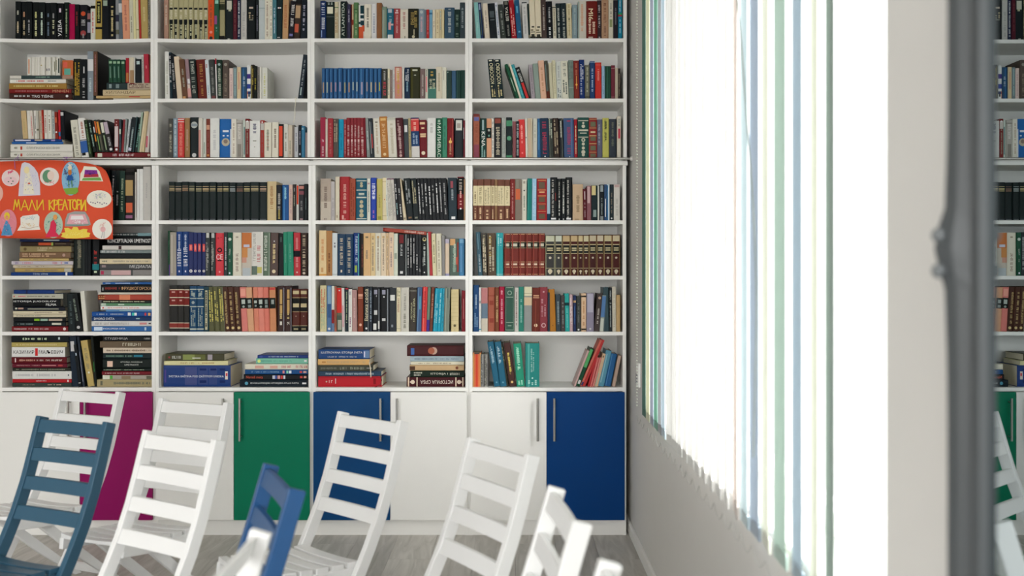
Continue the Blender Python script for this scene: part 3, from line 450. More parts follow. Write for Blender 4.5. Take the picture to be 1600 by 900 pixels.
BK[2,5] = (240, 350, 6.4, """>140;162 68 1f4a34 b5a3a80:0-25:50-100;226 82 a39c90* bbcb4a8:6-94:20-45;286 76 20407a* tUe8ecf4:22-64:ПОЛИТИКА:62 pb4c0d4:60-92 bdde:8-12:40-60;350 76 20407a* tUe8ecf4:22-64:ПОЛИТИКА:62 pb4c0d4:60-92 bdde:8-12:40-60;400 84 2c3566* oe05a58:64:34 be05a58:58-72:18-80 bf0a090:60-70:38-62 oe8e4e0:11:32 o2c3566:11:14;440 86 2c3566* be05a58:56-74:18-80 bf0a090:60-70:38-62 oe8e4e0:11:32 o2c3566:11:14;480 86 2c3566* be05a58:56-74:18-80 bf0a090:60-70:38-62 oe8e4e0:11:32 o2c3566:11:14;520 88 2c3566* be05a58:56-74:18-80 bf0a090:60-70:38-62 oe8e4e0:11:32 o2c3566:11:14
567 86 363c3c* bc8c8c4:88-99:20-80 tUb8b8b0:12-78:ЗЛОЧИН_И_КАЗНА:34:30 pa8a8a0:30-64;615 86 363c3c* bc8c8c4:88-99:20-80 tUb8b8b0:12-78:ЗЛОЧИН_И_КАЗНА:34:30 pa8a8a0:30-64;>617;698 90 d8424c* o2c1c20:60:32 od8424c:60:16 tHf4ecec:38-50:СЕ tH2c1c20:34-37:ЛОВАЦ oe8a0a0:9:12 pa03038:86-92:2 pf0b0b0:26-30:2;>702;742 82 33393c* pbbb:14-90;788 84 22543f* ocfd8d0:84:34 tUcfd8d0:48-62:Мир:44 tUcfd8d0:32-38:о:20 bdde:4-8:30-60;>790;878 86 e2dccb tU8a6a60:6-54:КАНТОРОВ_СВЕТ:30 b999080:88-91:35-65;>881;980 84 c8bfb2* bc87a48:64-99 bd09058:42-64:0-60 bb8c0c4:0-18:10-90 bccd:66-72:20-80 bc98:30-42:0-50
1094 80 e0ddd6 tU9a9890:34-96:АНИНА_СВЕТА:24:24 tUb83a40:26-78:Српкиња:30:62 b6a7a70:2-22:0-50 bc8c070:6-20:50-90;1164 82 l3 5f7260* tUd8dcd0:12-92:МОЈА_ЛЕПА_КУЋА:44:34 b9aa898:0-98:80-92;1242 86 l6 5c4c48* tUc0a470:28-72:РОМАН:14:38 pd4c090:30-74 odca:10:24 oeee:80:8;1300 96 l4 15191b* b4a5a54:80-92:30-60;1342 80 l-6 2c8a6c* p5a9a84:30-70;1402 76 l-10 2f8c70* p5a9a84:30-70;1468 86 l-2 bc3a42* b1a1f24:44-58 pd08888:62-88 pd08888:20-40 odcc:8:12;1536 88 3b2e26* tUd8c4a4:54-94:Васко_П:40 tUd8c4a4:12-50:ПЕСМЕ:40 ocba:6:20""")
G3 = "b8b4848:82-93 b8b3a34:60-74"
BK[2,6] = (240, 435, 6.4, """>155;240 70 2b2a28* b7a2c28:74-90 b7a2c28:58-72 b8a3a34:8-18 be0d4bc:90-91.5 be0d4bc:73-74.5 be0d4bc:56-57.5 be0d4bc:18-19.5 be0d4bc:7-8.5 bc89890:84-87:30-70 bc89890:66-69:30-70;302 70 2b2a28* b7a2c28:74-90 b7a2c28:58-72 b8a3a34:8-18 be0d4bc:90-91.5 be0d4bc:73-74.5 be0d4bc:56-57.5 be0d4bc:18-19.5 be0d4bc:7-8.5 bc89890:84-87:30-70 bc89890:66-69:30-70;358 72 2b2a28* b7a2c28:74-90 b7a2c28:58-72 b8a3a34:8-18 be0d4bc:90-91.5 be0d4bc:73-74.5 be0d4bc:56-57.5 be0d4bc:18-19.5 be0d4bc:7-8.5 bc89890:84-87:30-70
>362;431 78 22486a* bb8c0b4:92-94 bb8c0b4:72-74 bb8c0b4:54-56 bb8c0b4:4-7 o9aa8a8:82:26 o9aa8a8:64:22 p9aa8a0:12-50:3 p9aa8a0:76-90:2;500 78 22486a* bb8c0b4:92-94 bb8c0b4:72-74 bb8c0b4:54-56 bb8c0b4:4-7 o9aa8a8:82:26 p9aa8a0:12-50:3 p9aa8a0:76-90:2;552 84 22404a* bc0bc9c:4-92:30-75 p444:10-86:1
613 80 l-20 5e5e40* pd0c468:22-92:2 b4a4a34:0-98:80-95;664 80 l-22 5e5e40* pd0c468:22-92:2 b4a4a34:0-98:80-95;717 80 l-26 5e5e40* pd0c468:22-92:2 b7a7a68:0-98:80-95;770 82 l-28 4a2e24* tUd4b87c:18-90:ЈОСИП_БРОЗ:36:40 od8c088:8:26;826 82 l-28 4a2e24* tUd4b87c:18-90:ЈОСИП_БРОЗ:36:40 od8c088:8:26;884 82 l-30 4a2e24* tUd4b87c:18-90:ЈОСИП_БРОЗ:36:40 od8c088:8:26
944 86 l-24 d88078* b1c2422:52-76 bb8c0b8:62-72:20-80 oa0a8a0:56:20 be8a090:80-96:10-90;1006 88 l-26 d6a27e* b1c2422:52-76 b9aa4a0:64-72:25-75 b8a9490:54-60:25-75;1052 88 l-18 d8866e* b1c2422:52-76 bb8c0b8:64-70:20-80 b9aa4a0:56-60:30-70;1110 88 l-20 de8878* b1c2422:52-76 bb8c0b8:62-72:20-80 oa0a8a0:56:20;1164 88 l-20 d87a6a* b1c2422:52-76 b8a9490:62-72:25-75 b8a9490:54-60:25-75;1226 88 l-10 cc8a62* b1c2422:52-76 b9aa4a0:62-72:30-75 bc84a48:94-99
>1234;1308 76 3c2825* bc4a064:40-92:35-68 b3c2825:58-60:35-68 tUd8d4c8:14-22:1:30 b8a8890:0-96:84-95 pd0b878:28-40;1380 76 3c2825* bc4a064:40-92:35-68 b3c2825:70-72:35-68 tUd8d4c8:14-22:2:30 b8a8890:0-96:84-95 pd0b878:28-40;>1386;1462 106 55281f* bc8b890:88-96:10-90 b1c1f1e:48-78 bc8b890:57-66:10-90 bc0ac80:46-47 bc0ac80:79-80 b1c1f1e:0-14 bc8b890:13-14 b9a9070:4-8:20-80 obba888:36:6;1537 106 55281f* bc8b890:88-96:10-90 b1c1f1e:48-78 bc8b890:57-66:10-90 bc0ac80:46-47 bc0ac80:79-80 b1c1f1e:0-14 bc8b890:13-14 b9a9070:4-8:20-80 obba888:36:6""")
BK[2,7] = (240, 520, 6.4, """H 97 768 326 526 27417c* b4a5486:32-50:8-92 b3c4c80:52-66:10-90 b3c4c80:68-80:12-90 b1d2f64:54-64:14-24 b1d2f64:70-79:14-24 b1d2f64:84-92:14-24 b1d2f64:54-64:70-82 b1d2f64:84-92:70-82 tUeef2f8:8-90:SVETSKA_BAŠTINA_POD_ZAŠTITOM_UNESKA:12 be8dcd0:92-96:28-66 bd8485a:93-95.5:36-50 b5a4a90:2-4:20-80;H 104 742 281 325 dcd6a6* tUb08850:26-48:Земљин_рај:44 pbaa070:54-78;H 114 705 210 280 4c4a36* b8a9458:30-50:10-88 b6a6e40:50-68:10-88 ba8a0a8:72-80:10-88 tUe0e0d8:12-26:Дрво:40 beee:46-60:56-66 o944:7:14
H 862 1542 470 532 14222b* o5aa0b8:10:24 tUd8dcdc:16-87:ENCIKLOPEDIJSKI_ISTORIJSKI_ATLAS_SVETA:28 beee:92-98:38-62;H 902 1542 416 469 16191d* tUd8624a:4-30:Narodi_sveta:50 bc8ccd8:45-49:18-84 b4a5aa0:49-52:18-84 bd8a0a0:53-57:18-84 bd04a4a:58-61:18-84 be0e0e8:62-65:18-84 bd8504a:88-92:30-70 be8a898:94-98:30-70;H 914 1542 368 415 1d4f86* tU8ab0cc:10-54:POVESNI_ENCIKLOPEDIJA_SVETA:30 bd88a8a:60-63:20-80 b8ad0b0:66-69:20-80 be0e8f0:70-74:20-80 bd8504a:87-91:30-70 be0b0a0:93-98:30-70;H 914 1542 312 367 ddd8c6 tUb84048:58-99:VELIKI_ILUSTROVANI:44 bd8a898:16-30:30-80 bd8a898:40-52:30-80;H 1024 1542 255 311 7fbfa8* tU4f9a84:10-70:BILJNI_I_ŽIVOTINJSKI_SVET:30 ode8:6:30 beee:93-98:30-60;H 1038 1542 224 254 233c80* tUc8d4ec:22-82:ГЕОГРАФСКИ_АТЛАС_ЕВРОПЕ:46 b4a5aa0:4-10:20-80""")
BK[3,1] = (485, 0, 6.4, """>100;158 12 19305c* tUe8ecf4:26-96:SPORTSKA:52 b8aa0c8:4-22:15-30;242 20 1b2725* be0dcc4:68-86:14-82 b444f4c:58-61 pa0a8a0:92-98:2;280 20 d0c6a8 b5a7a50:84-86 pa07a50:16-80:2;>282;301 15 d8d4c4;352 12 1c2c28* tUd0d8cc:8-96:ATLANTIDA:52;368 14 24282a*;402 42 3c3850* tUd0ccd8:48-84:Марат:40;416 42 6a2c28*;432 42 c9b08c b8c3a2c:40-55;480 24 5c8054* b3e5a3a:80-82 p9ab488:10-76 b4a6844:0-96:80-95
>482;540 46 l-2 e4e2da b1d3c44:40-98:30-95 be8e8e4:70-74:30-90 be8e8e4:54-60:30-90 b1d3c44:44-50:0-90 bd05a38:0-36:0-80 bd05a38:22-40:60-100;608 44 e4ddcc p8a8478:30-90;662 36 dddcdc p9aa0b0:10-70;714 28 8a5e3e*;764 66 7d9080* b9aa498:2-90:10-50;>767;832 86 27677e* bb8c0c8:86-98:15-75 tUbcd4dc:54-76:ЦРЈ:34 bd8a0a0:30-54:20-60 be0e0dc:0-14:10-90 bd8c0c0:44-50:60-96;898 82 a3474a* tUe0ccc8:20-80:Лолита:22 odcc:93:16 be0d0d0:84-88:20-70
976 92 dad2c2 pc09088:34-90 pb8a898:44-70 b776:2-10:55-65;1082 84 26271f* tUb09a58:38-94:АНТОЛОГИЈА:34:42 tUb09a58:38-92:ПРИЧА:26:72 bc8c0a0:14-32:52-60 oc8c0a0:8:14;1138 88 8594a0* ob8c0c0:90:30 pc8a8b0:24-80;1160 94 6b7880*;1188 94 b5302c* pc88:16-80;1220 98 74a4c0* b3c6c90:84-90;1250 96 d9cfb8 pa98:40-60;1290 92 dacca8 pb8a080:20-88;1312 90 d2c3a0 p7aa0a8:30-90:1;1338 90 dfd0a4;>1342;1441 76 3c5568* pa8b0b0:14-94;1495 96 203430* tU7c9080:8-84:KRALJICA:44;1547 26 39444a* tUaab4b8:30-86:СЕЋАЊЕ:36""")
BL = "2b5a8c* b4a80ae:0-96:24-40 b163050:0-96:80-96"
BK[3,2] = (485, 75, 6.4, ">112;" + ";".join("%d 200 %s b%s:%d-54:30-58 b4870a0:6-14:30-60" % (x, BL, c, a) for x, c, a in zip((150,190,230,275,325,365,410,450,487,550,588,633,672,712), ('b89a70','b0b89c','b08c80','a88a98','9c98b4','b4a468','b08a68','b0bca8','b8c4b8','a09ab0','b09a90','c8b890','b8946a','b8b04a'), (20,20,22,24,24,20,22,28,24,10,24,22,22,26))) +
   """;770 208 40423a* tUd04858:12-56:СИНГЕР:46 tUcccccc:62-92:БАШ:30;795 206 e0d8bc p888:14-70;820 218 84746c* p988:20-80;846 208 dadcd8 p99a:20-80;916 188 l-4 cc8c7e* bdcc0a8:56-96:24-68 pc8a050:8-86 b9a6058:96-98;940 198 l-4 dcdcd2;>941;994 194 1c2f48* tUe8eaea:58-88:СЕОБЕ:34:32 tUe0e4e8:56-94:ЦРЊАНСКИ:24:66 p8ab:24-54;1096 190 33341f* b4a4824:0-96:12-30 tHd0d0b8:88-93:ИСТ tHe0e0d0:80-83:СРБА be0e0d0:74-76:40-60;1148 208 7e6a68* pb0a8a0:10-80;1176 208 d0d0c0 be08a90:22-74:20-70 p777:76-94;1257 208 l-2 26403f* b4a7c70:0-38 tUdcdcb8:34-66:СВЕТ:30:34 tUdcdcb8:34-66:ТИТО:30:72 pc0a050:76-92;1316 188 d9cfba pb0a488:24-80;1360 194 dcdac8 b988:60-90:30-40;1414 226 2b403c* b3a5450:0-96:10-24 bcdc:92-96:20-34;1456 228 3f5f7c*;1504 222 24403a* b345450:0-96:10-30;1548 222 23403a* b345450:0-96:70-90""")
ENC = "8a2c34* tUe0c8c4:6-42:ЕНЦИКЛ:44 tUe0c8c4:50-82:БРИТАН:44 bd8b8b4:40-46:25-75"
BK[3,3] = (485, 160, 6.4, """>97;150 148 a02c46* tUe8d0d4:4-48:ПОЕТИКА:36;175 166 d2c9bc;228 160 a3323a* tUc88880:10-88:НИКОЛАЈ:30;280 163 57504a* pb0a088:40-96:2;332 167 0c93b8* p0a7aa0:20-70;360 168 9c3a40* pc09090:10-86;398 154 %s;432 154 %s;465 154 %s;500 154 %s;544 154 l-8 %s;558 152 l-10 7c1f2c*;>564;596 154 l-20 8b9390* pbcc:20-70;641 156 l-24 2b3238* b9aa0a0:10-92:30-45 bb04848:24-60:55-80 b485058:60-90:50-80;706 156 l-18 e0dccf b8a8478:88-92:30-70 pc0b098:10-84;782 138 l-20 b5783c* be0b878:90-96:15-85 tUe8c898:24-84:Андрић_Иво:42 oe8d0a0:8:20;868 150 l-20 e2ddcf b99a090:94-95 b99a090:97-98 pc4bca4:10-86;940 152 l-18 502028* tUc8a8a4:44-94:ПРОКЛЕТА:26:34 pc8a8a4:10-76 oc8a8a4:5:20;986 164 l-12 434a4e* bdcdcdc:66-84:18-80;1014 156 l-10 bcae86* p8a7a50:20-80
1094 152 l-12 22426e* bd84a48:66-97 be8b0a0:94-96 bdcd8d4:0-28 p9ab0c8:34-62:2 pf0b0a0:68-90:1;1168 175 l-8 6f1e26* be4c49c:88-94:10-80 be4c49c:76-80:30-70 be4c49c:60-64:10-90 be4c49c:54-59:12-88 oe8d8c0:12:26;1254 156 e6e6e2 pc4c4c0:60-90;>1258;1316 160 1f5a40* tDe4ece0:0-88:МИЛИВАС:60 b9cb8a4:90-96:30-70;1368 150 458a70* p3c7460:20-80;1432 158 7a2024* oe8b868:40:26 be8b868:36-50:44-60 ba84a44:4-98:78-90 pc09070:8-34;>1442;1530 162 2a2f33* bd4d4cc:70-96:14-84 ba8a098:76-88:28-68;1549 180 7d2530* beee:50-80:10-30""" % ((ENC,)*5))
BW = "232528* p%s:%d-86 b3c3e42:0-98:4-14"
BK[3,4] = (485, 260, 6.4, """>100;205 122 b5a698* bcabfb0:0-45 p8a7a70:30-80:1 tU4a3a38:1-5:П:28;246 150 c3bdbc pa9a4a4:10-60;>250;290 104 dcd2bc ba89880:6-12:30-60;>294;392 102 a82f33* pd89a90:16-82 be0a8a0:4-12:20-40 be0a8a0:2-4:20-60;450 122 a5513c* p8a3c2c:10-90:2;>453;566 118 1f5a70* bd0d4c4:93-95:5-95 bd0d4c4:71-73:5-95 bd0d4c4:53-56:5-95 bd0d4c4:3-5:5-95 oc0b898:82:14 oc0b898:88:12 oc0b898:44:16 oc0b898:34:18 oc0b898:22:18 oc0b898:12:20 tHd8dccc:60-65:ЛАЗА;600 122 d8d8cc bb99:86-90:20-80 p9a9c90:20-70;>603;660 112 2a46a8* tUf0f2f8:50-86:О_ШТАМПИ:56 pb070b0:6-24;>664;720 124 c2b66c* b9a9850:2-10:20-80 pa49850:30-60;762 114 e2d5b0 od08a58:49:14 bc8b890:90-92 bc8b890:10-12;782 116 l-18 dcdcd4 p8aa8a8:10-60;828 118 l-28 d2cdc2 b7a5a6a:97-99.8 pa8a49c:10-88:3;860 118 l-28 cfc9c0 b7a5a6a:97-99.8 pa8a49c:10-88:2;892 118 l-32 26282c* pccc:50-86 p9bb:10-40;930 118 l-34 2d2c2e* pbbb:60-76 pccc:8-36;966 124 l-60 ddcdae b7a7868:2-6:20-60 p9a8c78:70-80
1030 116 l-36 20282a* p9ca0a0:40-92:2 b8a6a4c:4-8:30-80;1086 116 l-32 20282a* pb8b090:40-92:2 b8a8a7c:4-8:30-80;""" + ";".join("%d 116 l-24 %s" % (x, BW % (c, a)) for x, c, a in ((1118,'ddd',16),(1152,'aaa',16),(1188,'ccc',34),(1224,'eee',14),(1260,'999',20),(1298,'eee',18),(1334,'bbb',20),(1380,'999',14))) +
   """;1466 112 l-6 2c3a42* b985058:76-92:30-60 tUc8d4d8:48-74:НОВИ_САД:22 beee:3-9:36-80;>1470;1534 104 7a2026* b1c1f20:60-98 b1c1f20:0-26 tUd8c8bc:70-94:КЕЈТ:44 pe0a8a0:36-66 oeee:27:14;1549 130 c09a78*""")
CR = "p%s:12-90 bc8a878:88-93:30-70"
BK[3,5] = (485, 350, 6.4, """>85;160 64 e2c89a* bd8a058:0-4 pd8a070:34-80 bd0a070:8-18:30-60;218 68 ac7c4c* p7a5034:8-50;270 90 d3dadc* p556:66-76 b99a0a4:3-4;>273;349 100 24405c* tUd8ccb0:20-92:СИМОВИЋ_ДЕЛА:36 tUd8ccb0:8-14:I:20;426 100 24405c* tUd8ccb0:20-92:СИМОВИЋ_ДЕЛА:36 tUd8ccb0:8-14:II:26;>429;490 88 1e3c7a* tUd8e4f4:32-92:СТУДЕНА_ВРЕЛА:34 b9ab048:8-24:20-60 b6ac8c0:0-98:78-90;505 95 16191c*;530 96 2c2624* p8a4838:20-76;600 90 dcb584 p987:40-60 b8a7a60:88-92:30-70;648 90 dcc496 %s;704 90 dfdccb %s;756 90 e3d0b4 %s;784 90 dcc09a %s;833 84 e2c8ac p988:20-86;874 96 d2d8c8 b9aa494:40-54:20-80;>876;946 100 25282a* b7a3034:78-98:20-80 tUd0d4d4:48-76:ЛОЛИТА:28 bdcdcdc:5-11:30-70;962 104 7b8080*;990 104 24272a* pddd:20-90;1020 104 2a2c2f* pccc:20-90;1050 104 24272a* pccc:30-90;1082 104 2c2e31* pddd:14-60;1110 104 2c2e31* p9a9c9c:10-16:2;1168 104 1e2224* oc8b888:88:34 o1e2224:89:20 tUb8bcb8:24-46:МЕСЕЦ:22:30 pb8bcb8:26-80 oeee:8:12
1192 90 l-6 a8b8b0;1222 76 l-20 b33a40*;1264 94 l-14 ddd4b0 p886:30-82;1316 94 l-10 dcd6c0 pb0a890:10-80;1346 112 l-6 8e8c8a* p888:10-80;1390 150 d8c4ac* b9a98b8:0-6 bb8b0c0:88-100:0-100;>1392;1486 146 54655c* bd8a878:82-99:5-60 bc0c4b0:30-86:45-65 b8a3a34:10-90:80-96 bc86050:30-50:70-84 p98b0a0:10-80;1540 146 4a82ac* b7aa8c8:88-98:10-90 b6a98c0:10-80:30-50""" % tuple(CR % c for c in ('987', 'a98', 'a98', 'a98')))
BK[3,6] = (485, 435, 6.4, """>97;160 70 d0c69c* pc86a50:40-92:3 pa8b898:6-50:3;>163;212 72 5578a4* b8aa8c0:60-98:20-90 b3f5f8c:30-60:20-80 oddd:6:26;240 76 d8dad0 b8c2a2c:18-48 b6a80a0:0-18;262 80 a4604c* p7a5a50:10-60;316 86 4c5c50* bcc3a34:42-98 b6a6a58:36-42 ba8a898:4-26:20-90 oddd:92:14;347 96 l-8 dcd8d4 bd8a0a8:10-60:20-60;380 98 1c2c34* p9a8:20-90 bb34:97-100;416 106 e0ded8 b99a:86-94:30-60 p8a5a78:8-34;468 116 l-4 b28c88* pcca8a4:30-80;>474;528 84 7e3c28* be0a890:74-76:8-92 be0a890:78-84:8-92 oe8b8a0:15:26;>533;586 82 22262a* tUece0bc:24-94:Велика_сеоба:66 b8a9094:0-96:80-92 oddd:7:20;620 88 2c333c* tUaab8c8:20-92:МИЛОШ_МИ:40
>600;>621;700 88 15181c* b6a6e74:0-96:76-90 b99a:84-94:20-60 tUeeeeee:78-82:2:10 be0e0dc:4-18:10-50 bd8d8d4:6-24:72-90 bc8c8c8:38-48:20-60;786 90 14171a* b8a8e94:0-96:80-92 b99a:84-94:20-60 beee:77-80:35-50 bc8c8c8:24-30:20-60;>788;860 96 30353a* bdcdcd8:71-84:16-80 b8a9094:10-16:30-55;902 90 dcd3b4 tUa05040:44-76:Сербе:44 ba8a088:6-7 p8a8a70:80-96:2;986 92 c8c5ba* tU77746c:44-90:ТЕЧНИ_СВЕТ:26:52 p8a887c:8-40;>988;1060 92 l4 403a34* tUc8c8a0:28-66:ИСТОРИЈА:22:30 tUc8c8a0:22-76:STAROG_RIMA:24:66 bb8b8a8:92-93;1108 88 l10 4a6488* b7a98b8:0-98:20-34 b5aa0b8:50-80:50-80;1158 84 l14 d24040* bf08078:0-98:30-44 pb02c30:30-90;1188 86 l16 6a8474* b4a3c88:0-26;1224 88 l22 733f30* pb88870:30-86 b282c34:0-98:84-100;1268 98 l24 1f94b0* pa0d8e0:20-90:2 b66c0d0:0-98:30-40;1300 98 l22 289cb8* pa0d8e0:20-90;1330 98 l22 1f94b0* p287088:20-90 b66c0d0:0-98:30-40;1386 90 l12 7c8478* ba8b0a0:0-98:30-40 b5c6c68:76-98:40-70;>1406;1482 110 d2c193* """ + " ".join("bb8a67a:%d-%d.6" % (y, y) for y in range(8, 98, 9)) + """ o6a6048:14:18 o22242a:4:4;>1512;1549 122 8a2430* bc88080:30-80:40-60""")
BK[3,7] = (485, 520, 6.4, """H 78 712 436 527 b8242f* b982028:0-99:6-12 occb8a8:13:8 tUf0e0dc:17-25:Биљур:26 beee:27-28:20-70 b8a1c24:87-91:20-76;H 76 708 385 435 30465c* tUb8c8d0:12-89:OD_KRALJEVINE_SRBIJE_DO_KRALJEVINE_JUGOSLAVIJE:36;H 76 628 324 384 47493f* tU8a8c7c:5-34:Славко_Перовић_●:30 tU9ca08c:40-84:ČAS_ANATOMIJE:40 bbbb:88-98:44-52;H 74 588 264 323 d9ae72* pb07c48:8-14 tUb8a080:18-92:KARTICE_ZA_KUĆNU_PRIPREMU:34;H 80 592 168 262 27487c* tUe4e4dc:5-86:ILUSTROVANA_ISTORIJA_SVETA:27:34 tUb8c0c8:18-74:TRAGOM_NESTALIH_CIVILIZACIJA:15:76 b6a84a8:88-99:10-90 bdde:89-91:20-80
H 962 1542 444 536 461b20* bd8c4ac:2-4.5 bd8c4ac:17-19 bd8c4ac:84-86 bd8c4ac:96-98 oe0ccb8:10.5:22 be0ccb8:6-14:42-58 oe0ccb8:90.5:22 be0ccb8:87-95:42-58 tDe8d8cc:24-80:ИСТОРИЈА_СРБА:38;H 998 1536 379 443 18281f* tUd8d8c8:38-70:ISTORIJA_I:36 pb8b8a8:7-22:2 tUc8c8b8:74-94:DEO_PRVI:34;H 992 1536 323 378 c4a67e* b5a4030:0-10:20-90 o7a4a34:87:28;H 1004 1536 288 322 ddd6be tU886f58:42-76:Vladimir_Janić:40 pb8a890:12-36;H 998 1536 234 287 a3b4bc* p7c8c98:8-34 tU6c7c8c:34-90:SREDNJOVEKOVNA_SRBIJA_I_BALKAN:36;H 965 1532 128 233 4a2325* oc0a090:47:36 oa8604a:43:32 b4a6aa8:7-13:24-90""")
BK[4,1] = (730, 0, 6.4, """>90;136 20 l-24 8ac0bc* b78aca8:10-96:60-70 pa0c8c4:30-60;166 26 l-30 25345a* b8a98b4:80-96:20-70 b4a5a48:10-76:30-60;>178;228 34 l-26 dcd0bc pb0a494:30-80;302 32 l-26 1c2226* b4a5458:60-78:20-80 b6a7478:52-54:20-80;332 22 l-32 cfd2d8* p6a7c9a:10-90;>340;392 40 l-36 3a403c* p8a9088:12-80;446 6 l-34 181c1e* tUe0dcd0:48-84:ВІТКА:50 tUa8a8a0:8-40:А_Пол_:30 b6a6a60:90-99:20-80;498 -6 l-34 9c1c28* pd8a098:8-80:2;548 -4 l-30 27587c* b5aa8c8:66-84:30-60 b6ab0c8:16-20:40-80;>562;615 20 l-20 cac9c6* b2c3034:97-100 pa8a8a8:14-84;632 34 l-16 23322e* bd8c8a8:4-12:30-60
686 -8 l-14 ddd2b8 b2c2c28:0-6 b3a3a34:6-12:20-80 b6a6458:16-18:10-90 b4a4840:28-32:30-80 b888068:20-24:10-60;745 -8 l-12 ddd2b8 b2c2c28:0-6 b3a3a34:6-12:20-80 b6a6458:16-18:10-90 b4a4840:28-32:30-80 b888068:20-24:10-60;798 -10 l-12 4b3f3b* pa09890:22-84;860 12 l-12 16191e* tUd8dcdc:44-86:Преображ:28 pd0d4d4:4-34;895 58 l-10 cfc9b4 p888068:10-90:1 b555:94-97;945 30 l-12 242f33* tUd8dcd4:4-86:КРАЉЕВИНА_С:36;998 30 l-12 242f33* tUc8ccc4:4-84:КРАЉЕВИНА_С:36;1050 32 l-8 d4c8a4 pb0a078:10-96 o222:56:14;1104 46 80949a* p9cacac:8-90;>1108;1190 10 ccc6b8* b98a8a0:0-98:0-16 pd0a488:20-90
1303 10 l-2 6c231e* tDf0e0b8:50-80:MI6:40:42 pd8b8a0:14-48:2 bc8b0a0:2-6:20-60;1344 0 l-4 352a2c* tUd0c8c8:30-88:СРПСКЕ_БАЈКЕ:44 b9a9090:2-6:30-70;1414 -10 b08c70* tU6a3a28:42-90:Сунце_под_Ан:34 p8a6a58:8-36;1460 0 d0ccba b8a9468:30-50:20-80 p8a887c:56-90;1508 2 28252c* p6a6a70:30-80;1550 -30 1c82a0* bb03048:54-58 b2f9a58:58-62 tUd8eef0:66-96:СТО_ЈЕ:34 p9cd:10-50""")
KS = "18282c* tUe8e0b8:38-90:КОСОВО:56 pd0c08c:4-32:2 bd8d4c0:95-98:20-70"
BK[4,2] = (730, 75, 6.4, """>238;300 110 l-36 %s;>301;368 110 l-36 %s;>488;522 158 l-120 22553c* bc8d8c8:20-60:40-55;546 152 l-112 ddd4c0;580 160 l-112 3c949c* p68b8bc:10-90;632 186 l-112 24282a* bc83a38:0-50:20-70 tUd8d8d0:54-94:KODOVI:44
>640;682 162 l-30 a39aa0* p8a8088:10-90;>684;737 152 l-32 8c9c92*;796 120 l-30 dcb096* pc09070:20-80;830 125 l-26 4c4a3e* b6a7a78:20-90:10-40 b5a2c20:0-20;864 146 l-20 c8c2a6*;899 120 l-18 d2cdae* pb8b090:14-90;950 136 l-14 c8ccc4* p6a7274:4-30:2 b8a9494:50-52:20-80 pa8aca8:40-90;1018 126 l-16 d8d6c4 tU4c544c:60-96:НАПИ:40 p5a625c:10-50:2;1068 122 l-8 76857c* p5c685f:50-94:3 b98a49c:28-30;1124 126 l-8 7c2f28* oe8a848:37:20 be8b060:26-60:45-54 pb06850:62-90;1176 118 l-6 17316a* tUe4e8f0:10-88:СЛОБОДАН_ШКЕРОВИЋ:30:34 tUe4e8f0:50-84:РАДОМИР:26:66;1226 170 6b6a5c* pa8a890:20-90 b55544a:0-8;1276 132 25426e* p9ab0c8:14-80 b8aa0c0:96-98;>1280;1342 144 c9362f* bd86860:92-94 pe08878:50-80;>1344;1376 180 94b4cc* p7894b0:10-70;1438 182 22483a* b3a6854:0-98:30-46;1478 175 702f3c* ba88080:90-92 ba88080:4-6;1508 200 beb39e*;1532 204 3a2f2c* p8a7a68:10-80""" % (KS, KS))
